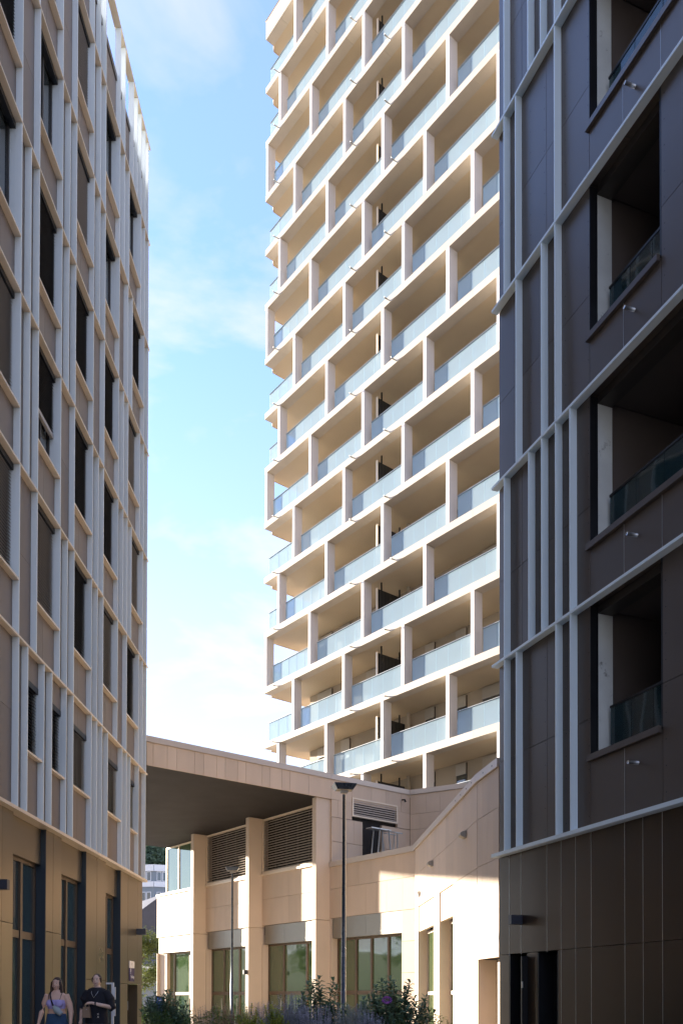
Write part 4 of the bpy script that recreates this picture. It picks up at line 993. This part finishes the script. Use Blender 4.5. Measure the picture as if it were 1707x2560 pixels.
# woman in the lilac top, mid stride
pe = thing('person', 'person with long dark hair wearing a lilac crop top, blue denim shorts and belt bag', 'person', (atx(143, 15.3), 15.3, ZP), -.12, 'people walking along the left block')
torso = [loft([((0, 0, .78), .155, .115), ((0, .0, .88), .185, .125), ((0, 0, .98), .170, .115), ((0, 0, 1.08), .150, .105), ((0, -.01, 1.20), .165, .120), ((0, -.005, 1.30), .170, .110), ((0, 0, 1.38), .155, .080), ((0, .01, 1.43), .085, .06), ((0, .012, 1.46), .055, .05)])]
breasts = [ell((-.078, -.085, 1.21), (.070, .060, .068)), ell((.078, -.085, 1.21), (.070, .060, .068))]
legs = [tube([(-.085, 0, .86), (-.095, -.10, .48), (-.09, -.02, .10)], [.098, .062, .038], 16), tube([(.085, 0, .86), (.085, .08, .48), (.085, .22, .14)], [.098, .062, .038], 16),
        tube([(-.09, -.02, .09), (-.092, -.14, .045)], [.042, .030], 10), tube([(.085, .22, .13), (.085, .14, .045)], [.04, .030], 10)]
arms = [tube([(-.165, .0, 1.37), (-.235, .01, 1.20), (-.275, -.01, 1.06), (-.315, -.045, .86)], [.058, .056, .045, .027], 14), tube([(.165, .0, 1.37), (.225, .02, 1.20), (.262, .01, 1.06), (.270, -.03, .85)], [.058, .056, .045, .027], 14)]
hz = 1.56
b_ = body('body', torso + breasts + legs + arms + head(hz) + hand((-.315, -.045, .87), (-.12, -.12, -1), side=-1) + hand((.270, -.03, .86), (.02, -.12, -1)), 'skin', pe)
face(hz, pe)
body('crop_top', [loft([((0, -.002, 1.115), .157, .114), ((0, -.01, 1.20), .172, .128), ((0, -.006, 1.27), .172, .118), ((0, -.004, 1.30), .150, .100)])] + [ell((-.078, -.088, 1.21), (.076, .066, .074)), ell((.078, -.088, 1.21), (.076, .066, .074))], 'lilactop', pe, .008)
for sx in (-1, 1):
    V, F = tube([(sx * .10, -.095, 1.28), (sx * .115, -.075, 1.36), (sx * .118, -.02, 1.415), (sx * .11, .05, 1.38)], .006, 6); link('strap', mesh('strap', V, F, 'blackc', True), pe)
body('denim_shorts', [loft([((0, 0, .80), .175, .13), ((0, 0, .90), .192, .135), ((0, 0, 1.0), .176, .122), ((0, 0, 1.035), .166, .116)]), tube([(-.09, -.005, .86), (-.097, -.075, .60)], [.108, .095], 16), tube([(.09, .0, .86), (.09, .055, .60)], [.108, .095], 16)], 'denim', pe, .010)
hp = [ell((0, .015, hz + .018), (.083, .097, .108)), loft([((0, .035, hz - .26), .085, .045), ((0, .04, hz - .15), .10, .055), ((0, .03, hz), .088, .078)]), tube([(-.072, -.02, hz + .04), (-.090, -.015, hz - .06), (-.096, -.03, hz - .20)], [.026, .028, .016], 8), tube([(.072, -.02, hz + .04), (.090, -.015, hz - .06), (.098, -.03, hz - .19)], [.026, .028, .016], 8)]
hp = [hp[0]] + hp[1:]
hr_ = body('hair', hp, 'hair', pe, .008)
# keep the face clear of hair
def carve(o, z):
    me = o.data
    for v in me.vertices:
        x, y, zz = v.co
        if y < -.035 and abs(x) < .060 and zz < z + .062: v.co.y = max(y, -.02) + .02
carve(hr_, hz)
bg_ = thing('belt_bag', 'small grey green belt bag worn across the chest of the person in lilac', 'bag', (pe.location.x, 15.3, ZP), -.12)
def skew(o): return o
V, F = join([tube([(.02, -.165, 1.16), (.08, -.175, 1.10), (.16, -.165, 1.02)], [.030, .062, .045], 14)])
o = link('pouch', mesh('pouch', V, F, 'greyb', True), bg_)
V, F = tube([(.03, -.205, 1.14), (.10, -.225, 1.075), (.15, -.20, 1.03)], .006, 6); link('zip', mesh('zip', V, F, 'steel', True), bg_)
V, F = tube([(-.10, -.03, 1.425), (-.075, -.10, 1.36), (-.03, -.15, 1.26), (.01, -.172, 1.18)], [.010, .011, .012, .018], 8); link('strap', mesh('strap', V, F, 'blackc', True), bg_)
# woman in the black T-shirt holding a small handbag
pf = thing('person', 'person with tied back hair in an oversized black T-shirt holding a tan handbag', 'person', (atx(243, 15.6), 15.6, ZP), -.1, 'people walking along the left block')
hz2 = 1.63
torso = [loft([((0, 0, .82), .15, .115), ((0, 0, .92), .175, .12), ((0, 0, 1.05), .15, .11), ((0, 0, 1.25), .165, .115), ((0, 0, 1.38), .175, .10), ((0, 0, 1.45), .15, .075), ((0, .01, 1.50), .08, .06), ((0, .012, 1.53), .052, .05)])]
legs = [tube([(-.085, 0, .90), (-.09, .07, .50), (-.085, .20, .14)], [.095, .060, .037], 16), tube([(.085, 0, .90), (.095, -.09, .50), (.09, -.02, .10)], [.095, .060, .037], 16), tube([(.09, -.02, .09), (.092, -.14, .045)], [.042, .030], 10), tube([(-.085, .20, .13), (-.085, .12, .045)], [.04, .030], 10)]
arms = [tube([(-.165, 0, 1.44), (-.235, .0, 1.28), (-.275, -.0, 1.13), (-.290, -.02, .92)], [.056, .052, .042, .026], 14), tube([(.165, 0, 1.44), (.25, .0, 1.28), (.285, -.02, 1.14), (.15, -.20, 1.185), (-.005, -.235, 1.225)], [.056, .052, .046, .036, .026], 14)]
body('body', torso + legs + arms + head(hz2) + hand((-.290, -.02, .93), (.02, -.1, -1), side=-1) + hand((.0, -.235, 1.225), (-1, -.05, -.12), curl=.9), 'skin2', pf)
face(hz2, pf)
body('t_shirt', [loft([((0, 0, .84), .215, .15), ((0, 0, .95), .212, .148), ((0, -.005, 1.15), .195, .145), ((0, -.005, 1.30), .198, .135), ((0, 0, 1.42), .195, .110), ((0, .0, 1.475), .160, .085), ((0, .008, 1.505), .085, .068)]), tube([(-.15, 0, 1.43), (-.235, .0, 1.28), (-.272, .0, 1.12)], [.080, .088, .080], 16), tube([(.15, 0, 1.43), (.25, .0, 1.28), (.29, -.02, 1.13), (.27, -.05, 1.125)], [.080, .088, .078, .07], 16)], 'blackc', pf, .010)
body('denim_shorts', [loft([((0, 0, .78), .165, .125), ((0, 0, .90), .180, .128)]), tube([(-.088, .0, .88), (-.09, .045, .66)], [.102, .098], 16), tube([(.088, .0, .88), (.095, -.055, .66)], [.102, .098], 16)], 'lightd', pf, .010)
hr2 = body('hair', [ell((0, .020, hz2 + .020), (.082, .094, .104)), ell((0, .10, hz2 - .02), (.04, .035, .04)), tube([(-.070, -.02, hz2 + .05), (-.080, .0, hz2 - .04)], [.024, .014], 8), tube([(.070, -.02, hz2 + .05), (.080, .0, hz2 - .04)], [.024, .014], 8)], 'hair', pf, .008)
carve(hr2, hz2)
V, F = tube([(-.075, -.03, 1.50), (-.055, -.125, 1.40), (0, -.150, 1.315), (.055, -.125, 1.40), (.075, -.03, 1.50)], .005, 6); link('necklace', mesh('necklace', V, F, 'steel', True), pf)
V, F = tube([(.035, -.262, 1.205), (.035, -.205, 1.215)], .0, 6)
V, F = [], []
for k in range(14): V += [(.055, -.222 + .034 * cos(k * 2 * pi / 14), 1.213 + .034 * sin(k * 2 * pi / 14)), (.080, -.215 + .035 * cos(k * 2 * pi / 14), 1.207 + .035 * sin(k * 2 * pi / 14))]
F = [(2 * k, 2 * k + 1, (2 * k + 3) % 28, (2 * k + 2) % 28) for k in range(14)]; link('watch', mesh('watch', V, F, 'blackc'), pf)
textobj('shirt_print', 'X', .05, Matrix.Translation((.085, -.158, 1.02)) @ Matrix.Rotation(pi / 2, 4, 'X'), 'teeth', pf)
textobj('shirt_print', 'A', .05, Matrix.Translation((.087, -.158, .97)) @ Matrix.Rotation(pi / 2, 4, 'X'), 'teeth', pf)
hb_ = thing('handbag', 'small tan leather handbag held in front of the black T-shirt', 'handbag', (pf.location.x, 15.6, ZP), -.1)
V, F = frustum(.075, .062, .035, .025, .96, 1.10); bmh = mesh('bag_body', V, F, 'tan'); link('bag_body', bmh, hb_, Matrix.Translation((-.095, -.235, 0)))
V, F = frustum(.064, .055, .030, .026, 1.101, 1.15); link('flap', mesh('flap', V, F, 'tan'), hb_, Matrix.Translation((-.095, -.235, 0)))
V, F = tube([(-.145, -.235, 1.14), (-.125, -.235, 1.20), (-.09, -.235, 1.235), (-.06, -.235, 1.22), (-.045, -.235, 1.14)], .006, 6); link('handle', mesh('handle', V, F, 'tan', True), hb_)
V, F = ell((-.085, -.264, 1.105), (.009, .005, .009), 8, 6); link('clasp', mesh('clasp', V, F, 'steel', True), hb_)
# tall glazed door leaf standing open behind them
dl_ = thing('display_stand', 'narrow white framed stand behind the person in the black T-shirt', 'stand', (atx(281, 17.2), 17.2, ZP), 0)
V, F = boxes_v([(-.01, .035, -.02, .02, 0, 1.62), (-.12, -.01, -.015, .015, 1.585, 1.62)]); link('frame', mesh('frame', V, F, 'wband'), dl_)
link('panel', boxmesh(.03, .03, .25, 'wband'), dl_, Matrix.Translation((.036, -.01, 1.28))); link('panel', boxmesh(.03, .03, .25, 'wband'), dl_, Matrix.Translation((.036, -.01, .95)))
